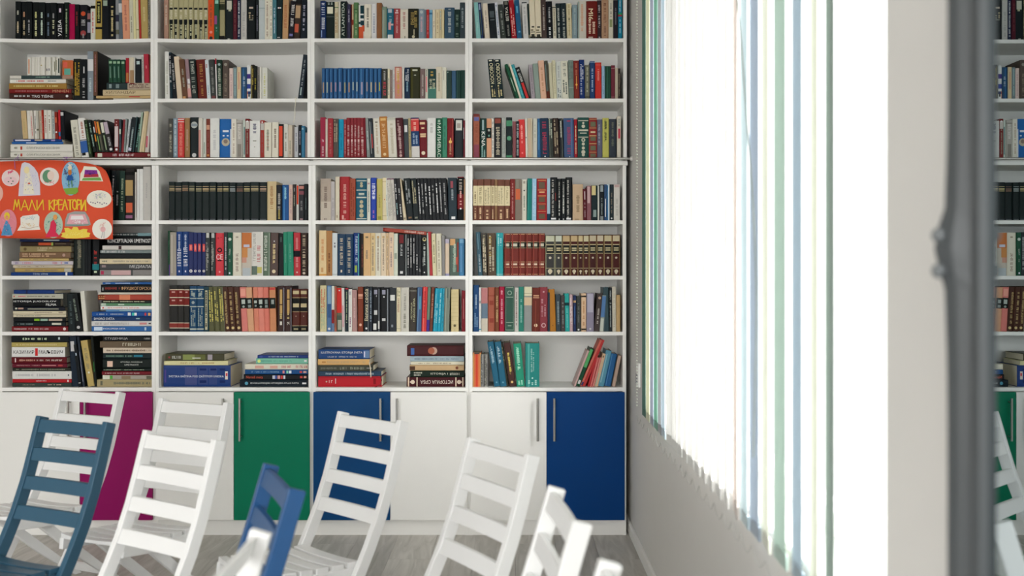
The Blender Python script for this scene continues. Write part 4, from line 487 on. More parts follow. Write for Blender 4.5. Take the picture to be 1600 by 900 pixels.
BK[4,3] = (730, 160, 6.4, """>60;124 114 a2604a* b7a3c38:94-100 b6c6ca0:84-93:10-90 tU8a4a38:36-80:JOSIPOVA:44 b8a4a58:0-30:10-90;>130;193 160 1b3a34* b9cb0b0:70-96:30-60 tDf0f0e8:28-66:KINA:56 p8ab0a8:2-26:2;242 162 d59a78* b1f2424:50-76 ob0b4a8:70:24 o6a9c8c:56:22;270 158 d9d6cc p888:10-90;344 152 25262a* tUd8ccb0:8-80:СОЛУНАЦ_ОД:50 b8a4a40:86-98:10-90 p9a9484:10-60;386 156 a8aca6* p8c948c:10-90:2;>389;450 148 20292c* b4c8a68:78-92 o5c9a78:48:38 b4c8a68:0-6;>454;488 190 855054*;521 188 20282e* tUc8d4d4:6-92:ПРИЧА_О_ЈУ:56;584 170 l-10 d03a3a* pf09890:34-84 oe88:12:14;608 160 l-8 d8d8cc b555:50-53:20-60;656 158 l-6 d0c0a4 bb89078:0-98:30-38 bb89078:0-98:56-62 b9cb098:0-98:76-80;700 160 c9c8bb* pa8a898:40-84
736 160 30608c* b4a80ac:20-90:30-60;822 155 l-12 23384e* tUb83a50:10-92:ПЕСМА_О_СИНУ:46 oeee:3:8;866 160 l-14 3a3f3a* pc0c8b4:50-96:2 b6a7068:0-98:10-24;926 155 l-14 3a2f2a* pb0a084:10-94:2;968 160 l-14 24262a* pd0d0c0:50-96 b6a7068:0-98:60-76;1072 155 l-6 42587c* tUb83a58:10-94:СМРТ_У_ВАЈС:34 beee:1-3:50-60 b5a7098:0-98:70-84;1104 168 l-4 9c1e2c* pd8c8a0:10-80;>1105;1217 150 1f4a44* bccc8b4:91-93:5-95 bccc8b4:66-70:5-95 bccc8b4:50-52:5-95 bd8d4c0:60-62:20-80 occc8b4:86:10 occc8b4:78:16 occc8b4:44:18 o1f4a44:44:8 occc8b4:34:14 occc8b4:24:14 occc8b4:14:18 occc8b4:7:14;1298 155 8c2c2c* bc8b078:96-97:5-95 b6a6a54:78-90:18-84 bc8b078:74-75:5-95 bc8b078:54-56:5-95 bd8c8a0:62-66:20-80 b6a6a54:42-52:18-84 bc8b078:34-36:5-95 b6a6a54:18-30:18-84 b6a6a54:2-10:18-84 bc8b078:13-14:5-95;1354 170 626478* tUbcc0d0:34-90:SPASITE_BOSNU:30:40;1418 155 c3c064* tU4c5038:40-96:КАКО_ПРЕЖИВ:24:36 p5c6040:44-92;1490 166 363c46* p6a6e60:30-90;>1497;1537 140 d6cfbe* bc83a50:46-70:30-80 p8a9890:76-94""")
SAM = "6f4638* bdccfa8:36-84"
BK[4,4] = (730, 260, 6.4, """>58;102 128 %s pd8b890:4-30 p6a5438:40-70;162 128 %s tU6a5a40:42-82:САБРАНА_ДЕ:38 pd8b890:4-30;238 126 %s tU3a3430:40-74:САМАЦ:26:30 tU3a3430:40-80:ОТАЏБИНЕ:22:66 pd8b890:4-26;273 128 %s p8a7a58:42-80 pd8b890:4-30;302 128 8c6a4c* bdccfa8:36-84 p8a7a58:42-80;372 130 %s tU3a3430:40-72:САМАЦ:26:28 tU3a3430:40-80:ОТАЏБИНЕ:24:62 pd8b890:4-26;429 132 %s tU8a7a5c:42-82:САБРАНА_ДЕЛ:34 pd8b890:4-26;478 126 7c2a28* pb07870:14-90 be8c0a0:4-7:40-60;545 126 l-2 807468* bcc6a48:50-76:10-80 b8a8478:78-98:20-60;596 130 d4d0c0 o444:73:16 p8a9484:24-64 b9a9484:90-96:30-70;>597;645 120 l6 1c7a72* b4c948c:0-98:10-24;690 122 l4 9cc4dc* pb8d8e8:10-90:2;>696;798 122 9c2a2e* b6a5a48:76-92:20-78 b6a5a48:44-56:20-78 b6a5a48:26-37:20-78 b6a5a48:4-16:20-78 bd09a60:72-73.5:10-90 bd09a60:58-59.5:10-90 bd09a60:39-40:10-90 bd09a60:21-22:10-90 bd09a60:95-96.5:10-90 bd8b080:66-69:24-76
831 122 a9c4d4* b1c3a50:0-16;>832;902 108 1c2022* tUd8d4cc:6-94:ЧАРДАК_НИ_НА_НЕБУ:26:34 beee:2-6:10-80 b843430:46-64:70-80;940 122 1c2022* tUc8c8c0:60-92:НИК:30 pd4d4cc:12-58 oeee:3:14;985 122 1c2022* tUc8c8c0:60-92:НИК:30 pd4d4cc:12-58 oeee:3:14;1052 108 1c2022* tUd8d4cc:6-94:ЧАРДАК_НИ_НА_НЕБУ:26:34 beee:2-6:10-80;>1055;1160 178 c8ad8e* p9a8468:20-70 ba89478:1-5:20-60;1196 224 l-4 5a1c24* be0d0d0:66-92:40-62 p9a8488:10-56;1240 195 8a5a60* bc8a8a8:50-98:10-70;>1242;1304 190 1b2c30* bd8c890:72-99:5-70 b8a9c98:10-30:30-80;1321 195 cfcfc6;1370 182 1c2228* b9aa4a8:80-98:20-80 b8a9090:0-12:20-80 p7a8484:16-60;1396 180 3a567c* beee:10-60:30-60;1424 182 c8d8e4* b3a78a8:0-98:0-40;1466 180 2f3a40* p7a7064:20-80 oddd:6:20;>1467;1528 180 d8d4cc pc0bcb4:10-60 bc4a8a4:92-99:10-90""" % (SAM, SAM, SAM, SAM, SAM, SAM))
EN = "73302a* b1f2421:64-80 bd4b488:65-66:4-96 bd4b488:79-80:4-96 bc8c4b0:69-76:16-84 bd4b488:97-98:8-92 bd4b488:32-33:8-92 bd4b488:20-21:8-92 bd4b488:3-4:8-92 be0c8b0:25-29:16-84 b8c4036:0-98:20-34"
EL = "%s b%s:84-98:8-92 b1c2122:56-74 bc8bc94:75-77:8-92 bc8bc94:66-69:20-80 bc8bc94:61-64:20-80 bc8bc94:54-55.5:8-92 oc8bca8:44:14 bc8bc94:18-19:8-92 od0c4a8:11:24 bd0c4a8:4-14:40-60 b%s:0-98:4-9 b%s:0-98:91-96"
BK[4,5] = (730, 350, 6.4, ">110;154 78 l-26 3c5a68* tUc8d4d8:6-48:АРМАГЕДОН:36 b6a8a98:60-96:30-50;202 88 l-12 4b4640* tUc8bc98:50-94:Бранислав:36 pd8ccb0:8-86:2;>206;287 90 l-6 57483a* tUc8a850:40-92:Бранислав:28:34 pc0b8a0:10-94:2;>291;358 88 2f9aa0* b68c0c0:0-98:20-34 pa8d4d4:70-94:2 bb8d8d8:3-4;>369;" +
  ";".join("%d %d %s" % (x, 93, EN) for x in (431,514,582,646,711,776)) + ";>780;" +
  ";".join("%d %d %s" % (x, 106 if i > 5 else 110, EL % ('3d3d3c*' if i < 2 else ('4a1e1c*' if i % 2 else '421c1b*'), c, 'b8b490' if i < 2 else 'a89060', 'b8b490' if i < 2 else 'a89060')) for i, (x, c) in enumerate(zip((878,950,1031,1108,1160,1219,1295,1366,1450,1531), ('c4c4ac','c8ccbc','c0a880','c0a880','c8b890','c8c0a0','c4b89c','ccc0a8','c8bc98','ccc0a0')))))
BK[4,6] = (730, 435, 6.4, """>62;116 68 1d4470* p7a9cb8:10-40:2 pa0b4c4:50-80;142 92 d8dad8 b444:64-70:30-60 b3a9cb0:4-6;206 92 l-2 c9c0b0 bb87c7c:64-99 b6a7c8c:30-64;>208;278 90 a35b48* b8a4034:20-30:20-80 b8a4034:60-70:20-80 b8a4034:80-82;318 90 75452f* tUe0c08c:22-82:ДОК_ЈЕ_СВЕТА:44;374 82 a01d3c* pd8a0a8:10-92;>378;470 82 36584c* bb0bcac:97-98:8-92 bb0bcac:76-77:8-92 bb0bcac:20-21:8-92 bb0bcac:3-4:8-92 bb0bcac:3-98:8-10 bb0bcac:3-98:90-92 o8aa090:86:26 o36584c:86:16 b8aa090:12-14:30-70;514 94 c4bfb8* p8a7c78:14-90 o8a6860:42:16;566 84 2f7c6c* p84b4a8:20-70;646 80 l4 8f9290* bd4cfb0:78-99 bd0b898:58-76 b9a9880:84-85 b9a9880:78-79
724 92 l6 6a2f26* bc89a78:76-78:10-90 bc89a78:80-83:14-86 oe0cca8:14:22 b8a4436:0-70:40-50;804 88 8a3c44* pb88488:34-72:2 ocfa8a8:14:30 o8a3c44:14:18 bc8a0a0:88-91:40-60;828 140 2b3a48*;888 108 l-14 b0762c* o5a4028:14:8;938 160 l-6 3a464e* p88989c:20-80;980 170 l-4 474241* p808484:20-80 ob89:12:10;1026 150 l-8 2fa09a* b1a4044:68-76 p68c4c0:10-60;1060 162 l-4 c0a4a8* pe0d8d8:20-90:2;1090 170 27345a* bc8a070:80-86:0-90 b4a80c0:20-70:40-50;1138 176 3f4340* p6a6c6c:20-80 oddd:5:20;>1140;1190 150 d8b898* b2a2420:4-8 b2a2420:90-94 pb88860:16-80;>1194;1267 148 8f899c* bb0acbc:50-98:10-90 occc:7:14;1322 148 l34 463c3a* oc8a890:88:26 pb0a8a0:20-60;1366 168 l26 8f9c98* b5a80b0:40-98 bc8ccc0:0-36:10-80;1418 88 l-6 3c5056*;1452 92 l-2 1d2428* tUc8d0d0:52-94:АМАЗОН:40 p9aa4a4:10-50;1490 84 l-4 d2ccbc pb8b4a4:10-90;1531 166 b89a6c* bc8ac80:0-98:30-50""")
BK[4,7] = (730, 520, 6.4, """>50;134 200 d3744a* be0b070:0-98:0-14 bd04838:0-98:36-60 be0b070:0-98:84-100 b444:96-100:20-80;166 215 8f8f8c* p444:4-96:2;208 215 7c7a78* p333:4-96:2 bccb:0-98:44-54;>270;331 85 l-72 2b647e* tUb8d0d8:52-90:ИСТОРИЈА:22:36 p9cb8c4:54-84 o6a9cb0:9:14;396 85 l-62 2b647e* tUb8d0d8:52-90:ИСТОРИЈА:22:36 p9cb8c4:54-84 o6a9cb0:9:14;414 110 l-62 3c3a30* pb0a870:60-90;>422;487 95 l-60 4c322f* tUd4c060:28-78:ИСТОРИЈА_ЦР:18:42 pd4c060:30-74 od8b878:10:20;>497;576 104 l-38 2f9476* tUa8e0c8:36-92:ПРОСВЕТА:18:36 pa8e0c8:40-90 pa8e0c8:4-16:2;>582;722 104 2f8a84* b5aaca4:0-98:16-30 tUbce4dc:34-88:СРПСКО_НАСЛЕЂЕ:10:44 tUbce4dc:36-80:МАТИЦА:8:58 obce4dc:20:6 pa8d4cc:4-14:3
>1062;1084 175 l142 c8a8a4*;1126 152 l150 1d4a34* b5aa868:50-98:10-90 bccc:6-16:20-80;1152 68 l204 c86a5c b3a3a6a:2-10:20-90;1182 68 l200 b83c3c;>1204;1224 246 l78 b8383c;1250 244 l76 c86060 be8b0a0:0-98:40-50;1272 246 l76 c87a70 be0a098:0-98:30-50;1308 205 l84 d0b090* b7a6a58:88-94:20-60 ba8b0a0:4-40:10-40;1366 170 l84 5a92a8* b8ab8c0:10-90:20-40;1436 202 l70 2c5f90* b4a80b0:0-98:20-34;>1446;1480 226 l64 b8a090*""")
def colname(h):
    import colorsys
    h = (h[:3]+'999')[:3] if len(h) < 6 else h
    h = ''.join(c*2 for c in h) if len(h) == 3 else h
    r, g, b = [int(h[i:i+2], 16)/255 for i in (0, 2, 4)]; hh, l, s = colorsys.rgb_to_hls(r, g, b); hh *= 360; ch = max(r,g,b)-min(r,g,b)
    if l < .17 and ch < .10: return 'black'
    if ch < .06: return 'white' if l > .83 else 'light grey' if l > .66 else 'grey' if l > .4 else 'dark grey'
    if l > .72 and ch < .24 and 25 < hh < 75: return 'cream' if l > .76 else 'beige'
    if hh < 14 or hh > 340:
        if l > .6: return 'pink'
        return 'red' if (l > .38 or ch > .55) and ch > .35 else 'maroon' if ch > .16 else 'brown'
    if hh < 45: 
        if ch > .5 and l > .45: return 'orange'
        return 'tan' if l > .5 else 'brown' if l < .45 else 'light brown'
    if hh < 70: return 'yellow-beige' if l > .6 else 'khaki' if l > .35 else 'olive'
    if hh < 165: return 'pale green' if l > .6 else 'green' if l > .28 else 'dark green'
    if hh < 200: return ('pale blue-green' if l > .62 else 'turquoise' if l > .32 and ch > .3 else 'grey-green' if ch < .12 else 'teal' if l > .2 else 'dark teal')
    if hh < 255: return 'pale blue' if l > .62 else ('grey-blue' if ch < .18 and l > .3 else 'blue' if l > .33 else 'navy blue')
    return 'lilac' if l > .5 else 'purple'
def feature(deco, hx):
    w_ = 0; f = ''
    for tk in deco.split():
        if tk[0] == 't' and tk[1] in 'UDH': return ' with %s lettering' % colname(tk[2:].split(':')[0])
    for tk in deco.split():
        if tk[0] == 'b':
            q = tk[1:].split(':'); a, b = q[1].split('-')
            if float(b)-float(a) >= 10 and len(q) == 2: return ' with %s band' % colname(q[0])
    for tk in deco.split():
        if tk[0] == 'o' and colname(tk[1:].split(':')[0]) != colname(hx): return ' with %s emblem' % colname(tk[1:].split(':')[0])
    for tk in deco.split():
        if tk[0] == 'b' and (len(tk.split(':')) == 2 or tk.split(':')[2] in ('8-92', '5-95', '10-90')) and colname(tk[1:].split(':')[0]) != colname(hx): return ' with thin %s bands' % colname(tk[1:].split(':')[0])
    for tk in deco.split():
        if tk[0] == 'p': return ' with fine %s print' % colname(tk[1:].split(':')[0])
    return ' with plain spine'
BOOKS = []
for (col, row), (ox, oy, sc, data) in BK.items():
    x = 0; base = None; X0 = (UB if row <= 3 else LB)[col]; X1 = (UB if row <= 3 else LB)[col+1]
    xa = X_(X0)+TH+.0012; xb = X_(X1)-TH-.0012
    for en in data.replace('\n', ';').split(';'):
        en = en.strip()
        if not en: continue
        if en[0] == '>': x = float(en[1:]); continue
        if en[0] == '@': base = float(en[1:]); continue
        q = en.split(); B = dict(col=col, row=row)
        yb = YS+(.012 if row <= 6 else .03); k = yb/F
        wx = lambda v: (ox+v/sc-800)*k
        wz = lambda v: CH-(oy+v/sc-HOR)*k
        if q[0] == 'H':
            x0, x1, y0, y1 = [float(v) for v in q[1:5]]; hx = q[5]; deco = ' '.join(q[6:])
            B.update(H=True, xl=max(wx(x0), xa), xr=min(wx(x1), xb), z1=wz(y0), z0=wz(y1), yb=yb, px=(x1-x0)/sc*(y1-y0)/sc, order=x0)
        else:
            x1 = float(q[0]); yt = float(q[1]); r = q[2:]; lean = 0
            if r[0][0] == 'l': lean = float(r[0][1:]); r = r[1:]
            hx = r[0]; deco = ' '.join(r[1:])
            top = max(oy+yt/sc, 0); bot = oy+base/sc if base else ROWY[row]
            B.update(H=False, xl=wx(x), xr=wx(x1), z1=wz(yt), z0=(wz(base) if base else None), lean=lean/sc*k, yb=yb, px=(x1-x)/sc*(bot-top), order=x)
            x = x1
        B.update(hx=hx.rstrip('*'), hard=hx.endswith('*'), deco=deco, xa=xa, xb=xb, base=base); BOOKS.append(B)
# stacks: settle each lying book on the one beneath; shelf height under a point follows the sag
def shelf_z(col, row, x):
    z = Z_(ROWY[row]); s = SAG.get((row, col), 0) if False else SAG.get((col, row), 0)
    if s and row <= 2:
        x0 = X_(UB[col])+TH; x1 = X_(UB[col+1])-TH; t = (x-x0)/(x1-x0); z -= s*(1-(2*t-1)**2)
    return z+.0003
for (col, row) in BK:
    st = [b for b in BOOKS if (b['col'], b['row']) == (col, row) and b['H']]
    st.sort(key=lambda b: b['z0'])
    for i, b in enumerate(st):
        th = b['z1']-b['z0']; below = [c for c in st[:i] if min(c['xr'], b['xr'])-max(c['xl'], b['xl']) > .03]
        z = max([c['z1'] for c in below], default=shelf_z(col, row, (b['xl']+b['xr'])/2))
        lift = z+.0004-b['z0']
        b['z0'] = z+.0004; b['z1'] = max(b['z1'], b['z0']+.006) if abs(lift) < th*.6 else b['z0']+th
        if below: b['on'] = True
    for b in BOOKS:
        if (b['col'], b['row']) == (col, row) and not b['H']:
            sup = [c['z1'] for c in st if b['base'] and min(c['xr'], b['xr'])-max(c['xl'], b['xl']) > .002]
            b['z0'] = max(sup)+.0004 if (b['base'] and sup) else shelf_z(col, row, (b['xl']+b['xr'])/2)
def place(b):
    """-> L, W, D, matrix"""
    D = random.uniform(.135, .17) if not b['H'] else random.uniform(.17, .2)
    if b['col'] == 1 and not b['H']: D += .015
    jy = random.uniform(-.004, .006)
    if b['H']:
        L = b['xr']-b['xl']; W = b['z1']-b['z0']-.0005
        M = Matrix.Translation((b['xl'], b['yb']+jy*.5, b['z0']+W/2+.0002)) @ Matrix(((0,0,1,0),(0,1,0,0),(-1,0,0,0),(0,0,0,1)))
        if b['z1']-b['z0'] > .08: D = .22
        return L, W, D, M
    Hh = b['z1']-b['z0']; a = math.atan2(b['lean'], Hh); w = (b['xr']-b['xl'])-.0005; W = w*math.cos(a)
    L = (Hh-W*abs(math.sin(a)))/math.cos(a)
    xc = (b['xl']+b['xr'])/2
    # foot corner that touches the shelf
    s = 1 if a > 0 else -1
    off = Vector((s*W/2, 0, 0)); R = Matrix.Rotation(a, 4, 'Y')
    foot = R @ off
    base = Vector((xc, b['yb']+jy, b['z0']-foot.z+.0001))
    # keep inside the side panels
    lo = min((R @ Vector((sx_*W/2, 0, z))).x for sx_ in (-1, 1) for z in (0, L))+base.x; hi = max((R @ Vector((sx_*W/2, 0, z))).x for sx_ in (-1, 1) for z in (0, L))+base.x
    if lo < b['xa']: base.x += b['xa']-lo
    if hi > b['xb']: base.x -= hi-b['xb']
    return L, W, D, Matrix.Translation(base) @ R
BOOKS.sort(key=lambda b: (b['col'], b['row'], b['order'], b['z0']))
# names of the look of each book, unique within its compartment
rown = {1: 'top shelf', 2: 'second shelf', 3: 'third shelf', 4: 'fourth shelf', 5: 'fifth shelf', 6: 'sixth shelf', 7: 'lowest shelf'}
coln = {1: 'first column', 2: 'second column', 3: 'third column', 4: 'last column'}
ordn = ['first', 'second', 'third', 'fourth', 'fifth', 'sixth', 'seventh', 'eighth', 'ninth', 'tenth', 'eleventh', 'twelfth', 'thirteenth', 'fourteenth', 'fifteenth', 'sixteenth']
import collections
cnt = collections.defaultdict(list)
for b in BOOKS:
    b['desc'] = colname(b['hx'])+(' lying' if b['H'] else '')+' book'+feature(b['deco'], b['hx'])
    cnt[b['col'], b['row'], b['desc']].append(b)
for (c, r, d), bs in cnt.items():
    where = ', %s, %s' % (rown[r], coln[c])
    if len(bs) == 1: bs[0]['label'] = d+where
    elif bs[0]['H']:
        left = [b for b in bs if b['order'] < 850 and c != 1 or b['order'] < 800]; right = [b for b in bs if b not in left]
        for side, g in (('left', left), ('right', right)):
            g.sort(key=lambda b: -b['z0'])
            for i, b in enumerate(g):
                b['label'] = (('%s ' % ordn[i]) if len(g) > 1 else '')+d+(' from top' if len(g) > 1 else '')+' of %s stack' % side+where
    else:
        for i, b in enumerate(bs):
            b['label'] = ordn[i]+' '+d+' from left'+where
big = sorted(BOOKS, key=lambda b: -b['px']); keep = set(id(b) for b in big[:300])
PAGE = mat('ddd3bb', .8, .06, 400, kind='paper')
for b in BOOKS:
    if len(b['label'].split()) > 16: b['label'] = b['label'].replace(' fine ', ' ').replace(' book ', ' ').replace(' from top of', ' in')
rest = MB()
print('BOOKS', len(BOOKS), 'smallest kept px', big[299]['px'] if len(big) > 299 else 0, 'longest label', max(len(b['label'].split()) for b in BOOKS))
for b in BOOKS:
    L, W, D, M = place(b)
    cv, pg, pr = book_geo(L, W, D, b['hx'], b['deco'], b['hard'])
    if id(b) in keep:
        o = cv.obj('book'); o.matrix_world = M
        tag(o, b['label'], 'book', 'books on the %s of the %s' % (rown[b['row']], coln[b['col']]))
        pg.obj('pages', PAGE, o)
        if pr.v: pr.obj('spine_print', None, o)
    else:
        for g in (cv, pg, pr):
            for m in (g.mats or [PAGE]):
                mi = g.mats.index(m) if g.mats else 0
                idx = [f for f, q in zip(g.f, g.mi) if q == mi or not g.mats]
                if idx:
                    used = sorted({i for f in idx for i in f}); mp = {u: k for k, u in enumerate(used)}
                    rest.add([g.v[u] for u in used], [[mp[i] for i in f] for f in idx], m, M)
o = rest.obj('books'); tag(o, 'remaining narrow books of many colours standing between the wider ones across all shelves', 'books', kind='stuff')
# white ribbon hanging off the second shelf, second column
pts = [P(240+1420/6.4, 152, 4.985)+Vector((.0, 0, 0)), P(462, 158, 4.985), P(460.5, 170, 4.985), P(461, 180, 4.985), P(458.5, 192, 4.985)]
ptsr = [pts[0]+(Vector((0, .03, -.001)))]+pts
mb = MB()
cc = Vector(pts[-1]); mb.path([p-cc for p in ptsr], .0016, 6)
tag(mb.obj('ribbon', mat('e8e2cc', .6, 0), None, cc), 'thin cream ribbon bookmark dangling over the second shelf edge, second column', 'ribbon')
for cx, pl_, c, lb in ((485+598/6.4, [(570, 324/1), (571.5, 333), (579.5, 572+0)], 'e8e0cc', ''),):
    pass
# ribbons of the lowest shelf, third column
def ribbon(pxs, c, label, y=YS-.004):
    pts = [P(a, b_, yy) for a, b_, yy in pxs]; cc = pts[-1]
    mb = MB()
    for wv in (0, .0022): mb.path([p-cc+Vector((wv, 0, 0)) for p in pts], .0012, 5)
    tag(mb.obj('ribbon', mat(c, .6, 0), None, cc), label, 'ribbon')
ribbon([(576.5, 566, YS+.034), (577.5, 570, YS+.018), (578.5, 576, YS+.012), (579, 584, YS+.010), (579.3, 589.5, YS+.010)], 'e6dcc6', 'cream ribbon bookmark hanging from the dark green lying book, lowest shelf, third column')
ribbon([(594.5, 588, YS+.034), (596, 594, YS+.014), (594, 601, YS+.010), (588, 604.4, YS+.012), (585.5, 604.9, YS+.010)], '5c1a22', 'dark red ribbon bookmark curling from the thick red book, lowest shelf, third column')
# slanted book lying on top of the row, third column fifth shelf
L = .222; cv, pg, pr = book_geo(L, .0185, .15, 'a34a3c', 'tUe8d0c4:50-94:МЕТОХИЈА_СРБА:52 b8a3028:0-4', True)
a = math.radians(5.2)
p0 = P(485+726/6.4, 350+35/6.4, YS+.012)
o = cv.obj('book'); M = Matrix.Translation(p0+Vector((0, 0, -.0098))) @ Matrix.Rotation(a, 4, 'Y') @ Matrix(((0,0,1,0),(0,1,0,0),(-1,0,0,0),(0,0,0,1))); o.matrix_world = M
tag(o, 'slanted reddish-brown book lying across the book tops, fifth shelf, third column', 'book', 'books on the fifth shelf of the third column'); pg.obj('pages', PAGE, o); pr.obj('spine_print', None, o)
# ---------------------------------------------------------------- poster hanging from the rail
PS = 6.208
def pp(zx, zy): return P(zx/PS, 240+zy/PS, 4.94)
YP = 4.94
def py_of(x):     # gentle wave, curling forward at the right end
    e0 = pp(1000, 0).x; d = max(0, x-(e0-.12))
    return YP+.006*math.sin(x*9)-.35*d*d
PM = mat('e2502c', .75, .03, 10, kind='orange_card')
top = [(-620, 74), (-300, 70), (0, 76), (380, 64), (560, 66), (700, 74), (860, 96), (930, 112), (990, 132), (1030, 170), (1055, 220), (1075, 280), (1088, 340), (1098, 430), (1100, 520)]
def top_at(zx):
    for (a, b_), (c, d) in zip(top, top[1:]):
        if a <= zx <= c: return b_+(d-b_)*(zx-a)/(c-a)
    return top[-1][1]
cols = [-620+i*(1650/40) for i in range(41)]+[1045, 1060, 1075, 1085, 1093, 1099]
vs = []
R_ = 8
for zx in cols:
    y0 = top_at(zx); y1 = 820+12*max(0, zx)/1095
    for j in range(R_+1):
        p = pp(zx, y0+(y1-y0)*j/R_); vs.append((p.x, py_of(p.x), p.z))
nf = len(cols); org = pp(200, 70); org.y = YP
po = tag(empty('paper_poster', org), 'orange card poster with pasted children drawings and yellow handwriting, tied to the rail', 'poster')
mb = MB(); fs = [(i*(R_+1)+j, (i+1)*(R_+1)+j, (i+1)*(R_+1)+j+1, i*(R_+1)+j+1) for i in range(nf-1) for j in range(R_)]
mb.add([tuple(Vector(v)-org) for v in vs], fs)
o = mb.obj('card_sheet', PM, po, smooth=True); sd = o.modifiers.new('thickness', 'SOLIDIFY'); sd.thickness = .0008; sd.offset = 1
lay = [0]
def flat(mb, pts, h, d):
    lay[0] = (lay[0]+.000008) if h else 0
    if lay[0] > .0012: lay[0] = .0006          # polygon in poster crop px, glued d metres proud of the card; fan triangulated
    cx = sum(p[0] for p in pts)/len(pts); cy = sum(p[1] for p in pts)/len(pts)
    out = []
    for q in [(cx, cy)]+list(pts):
        p = pp(*q); out.append((p.x-org.x, py_of(p.x)-.0014-d*2.5-lay[0]-org.y, p.z-org.z))
    n = len(pts); mb.add(out, [(0, 1+(k+1) % n, 1+k) for k in range(n)], pnt(h))
def ell(cx, cy, rx, ry, n=22, t0=0): return [(cx+rx*math.cos(2*math.pi*k/n), cy+ry*math.sin(2*math.pi*k/n)) for k in range(n)]
def stroke(mb, pts, w, h, d):
    for (a, b_), (c, e) in zip(pts, pts[1:]):
        l = math.hypot(c-a, e-b_) or 1; nx, ny = -(e-b_)/l*w/2, (c-a)/l*w/2; ex, ey = (c-a)/l*w*.3, (e-b_)/l*w*.3
        flat(mb, [(a+nx-ex, b_+ny-ey), (c+nx+ex, e+ny+ey), (c-nx+ex, e-ny+ey), (a-nx-ex, b_-ny-ey)], h, d)
def scrib(mb, cx, cy, rx, ry, n, h, w=3, d=.0009, rnd=random.Random(3)):
    for k in range(n):
        t = rnd.uniform(0, 6.28); r = rnd.uniform(.1, .95); x_, y_ = cx+rx*r*math.cos(t), cy+ry*r*math.sin(t)
        stroke(mb, [(x_, y_), (x_+rnd.uniform(-14, 14), y_+rnd.uniform(-16, 16))], w, h, d)
def cut(label, base, pts, draw):
    mb = MB(); lay[0] = 0; flat(mb, pts, base, 0); draw(mb); o = mb.obj('paper_cutout', None, po); o['label'] = label
A1, A2, A3 = .0004, .0008, .0012
def d1(m): flat(m, ell(100, 262, 66, 40), 'f0ccd0', A1); scrib(m, 100, 180, 30, 12, 16, 'e0507a', 6); [flat(m, ell(x_, y_, 8, 6, 8), '4a7a5a', A2) for x_, y_ in ((105, 238), (82, 272), (125, 268), (112, 292))]
cut('white rounded drawing with pink scribble and green dots', 'f0dcd8', ell(100, 235, 88, 82), d1)
def d2(m): flat(m, [(268, 130), (300, 200), (340, 395), (225, 395), (240, 250)], 'f0ead8', A1); flat(m, ell(262, 160, 28, 34), 'f2e2b0', A2); flat(m, ell(286, 290, 14, 8, 8), 'd8604a', A2); scrib(m, 290, 260, 90, 130, 50, 'b8b4d8', 3, A1); [flat(m, ell(x_, 352, 6, 5, 6), 'c8a850', A2) for x_ in (250, 322)]
cut('tall white arch-shaped drawing of a figure in a long dress', 'dfdbe4', [(178, 412), (186, 300), (200, 150), (212, 98), (240, 82), (290, 98), (335, 135), (372, 190), (392, 290), (396, 404)], d2)
def d3(m): flat(m, ell(470, 222, 52, 62), '6a9a78', A1); flat(m, ell(500, 215, 34, 44), 'f0d8cc', A2); scrib(m, 490, 282, 60, 12, 14, 'e88a90', 4)
cut('round white drawing with a green scribbled shape', 'f0e4dc', ell(485, 225, 94, 89), d3)
def d4(m):
    scrib(m, 690, 220, 70, 120, 60, '4a8ac8', 6, A1); flat(m, [(622, 340), (760, 330), (765, 370), (740, 395), (650, 398)], '88b04a', A1)
    flat(m, [(668, 210), (705, 210), (722, 262), (652, 262)], '2a5aa0', A2); flat(m, ell(685, 182, 18, 30), 'c87a3a', A2); flat(m, ell(688, 140, 20, 20), 'e8d8b8', A3); scrib(m, 688, 118, 26, 12, 18, 'e8e4d8', 5, A3)
    for x_ in (672, 702): stroke(m, [(x_, 262), (x_+4, 325)], 8, '5a8a4a', A2)
    scrib(m, 640, 190, 18, 30, 8, '5a2a50', 5, A3)
cut('tall oval drawing with blue sky, green grass and a figure', '8fbcd8', ell(690, 245, 86, 164), d4)
def d5(m): flat(m, [(828, 158), (945, 162), (952, 200), (822, 205)], '8a3a9a', A1); flat(m, [(822, 200), (955, 198), (962, 228), (816, 232)], 'b83a48', A1); flat(m, [(810, 238), (975, 232), (990, 262), (798, 262)], '7ab05a', A1); scrib(m, 885, 195, 60, 30, 16, '3a2a70', 4)
cut('white cut-out drawing with purple, red and green stripes', 'f2ecd8', [(780, 266), (784, 196), (806, 160), (818, 122), (930, 130), (968, 172), (1004, 270)], d5)
def d6(m): scrib(m, 965, 410, 70, 40, 30, 'b8b4d0', 3); scrib(m, 965, 410, 70, 40, 10, '9ac8a0', 3); [flat(m, ell(885+k*22, 472+(k % 3)*6+(8 if k > 4 else 0), 7, 5, 6), '4a2a6a', A2) for k in range(8)]
cut('cream oval drawing with a row of dark dots', 'f4efdf', ell(966, 442, 122, 86), d6)
def d7(m): scrib(m, -40, 390, 40, 60, 12, 'e08a8a', 4)
cut('pale pink rounded drawing at the left photo edge', 'f0b8a8', ell(-45, 385, 72, 90), d7)
def d8(m): flat(m, [(60, 640), (98, 700), (122, 792), (8, 795), (30, 710)], '5a9ac8', A1); flat(m, ell(66, 606, 28, 38), 'f0d040', A1); flat(m, ell(66, 618, 16, 20), 'e8a070', A2); scrib(m, 66, 740, 40, 45, 14, '3a70b0', 3, A2); scrib(m, 78, 660, 66, 100, 24, 'f0a0b0', 4)
cut('pink oval drawing of a yellow-haired figure in a blue gown', 'e8909a', ell(76, 672, 86, 132), d8)
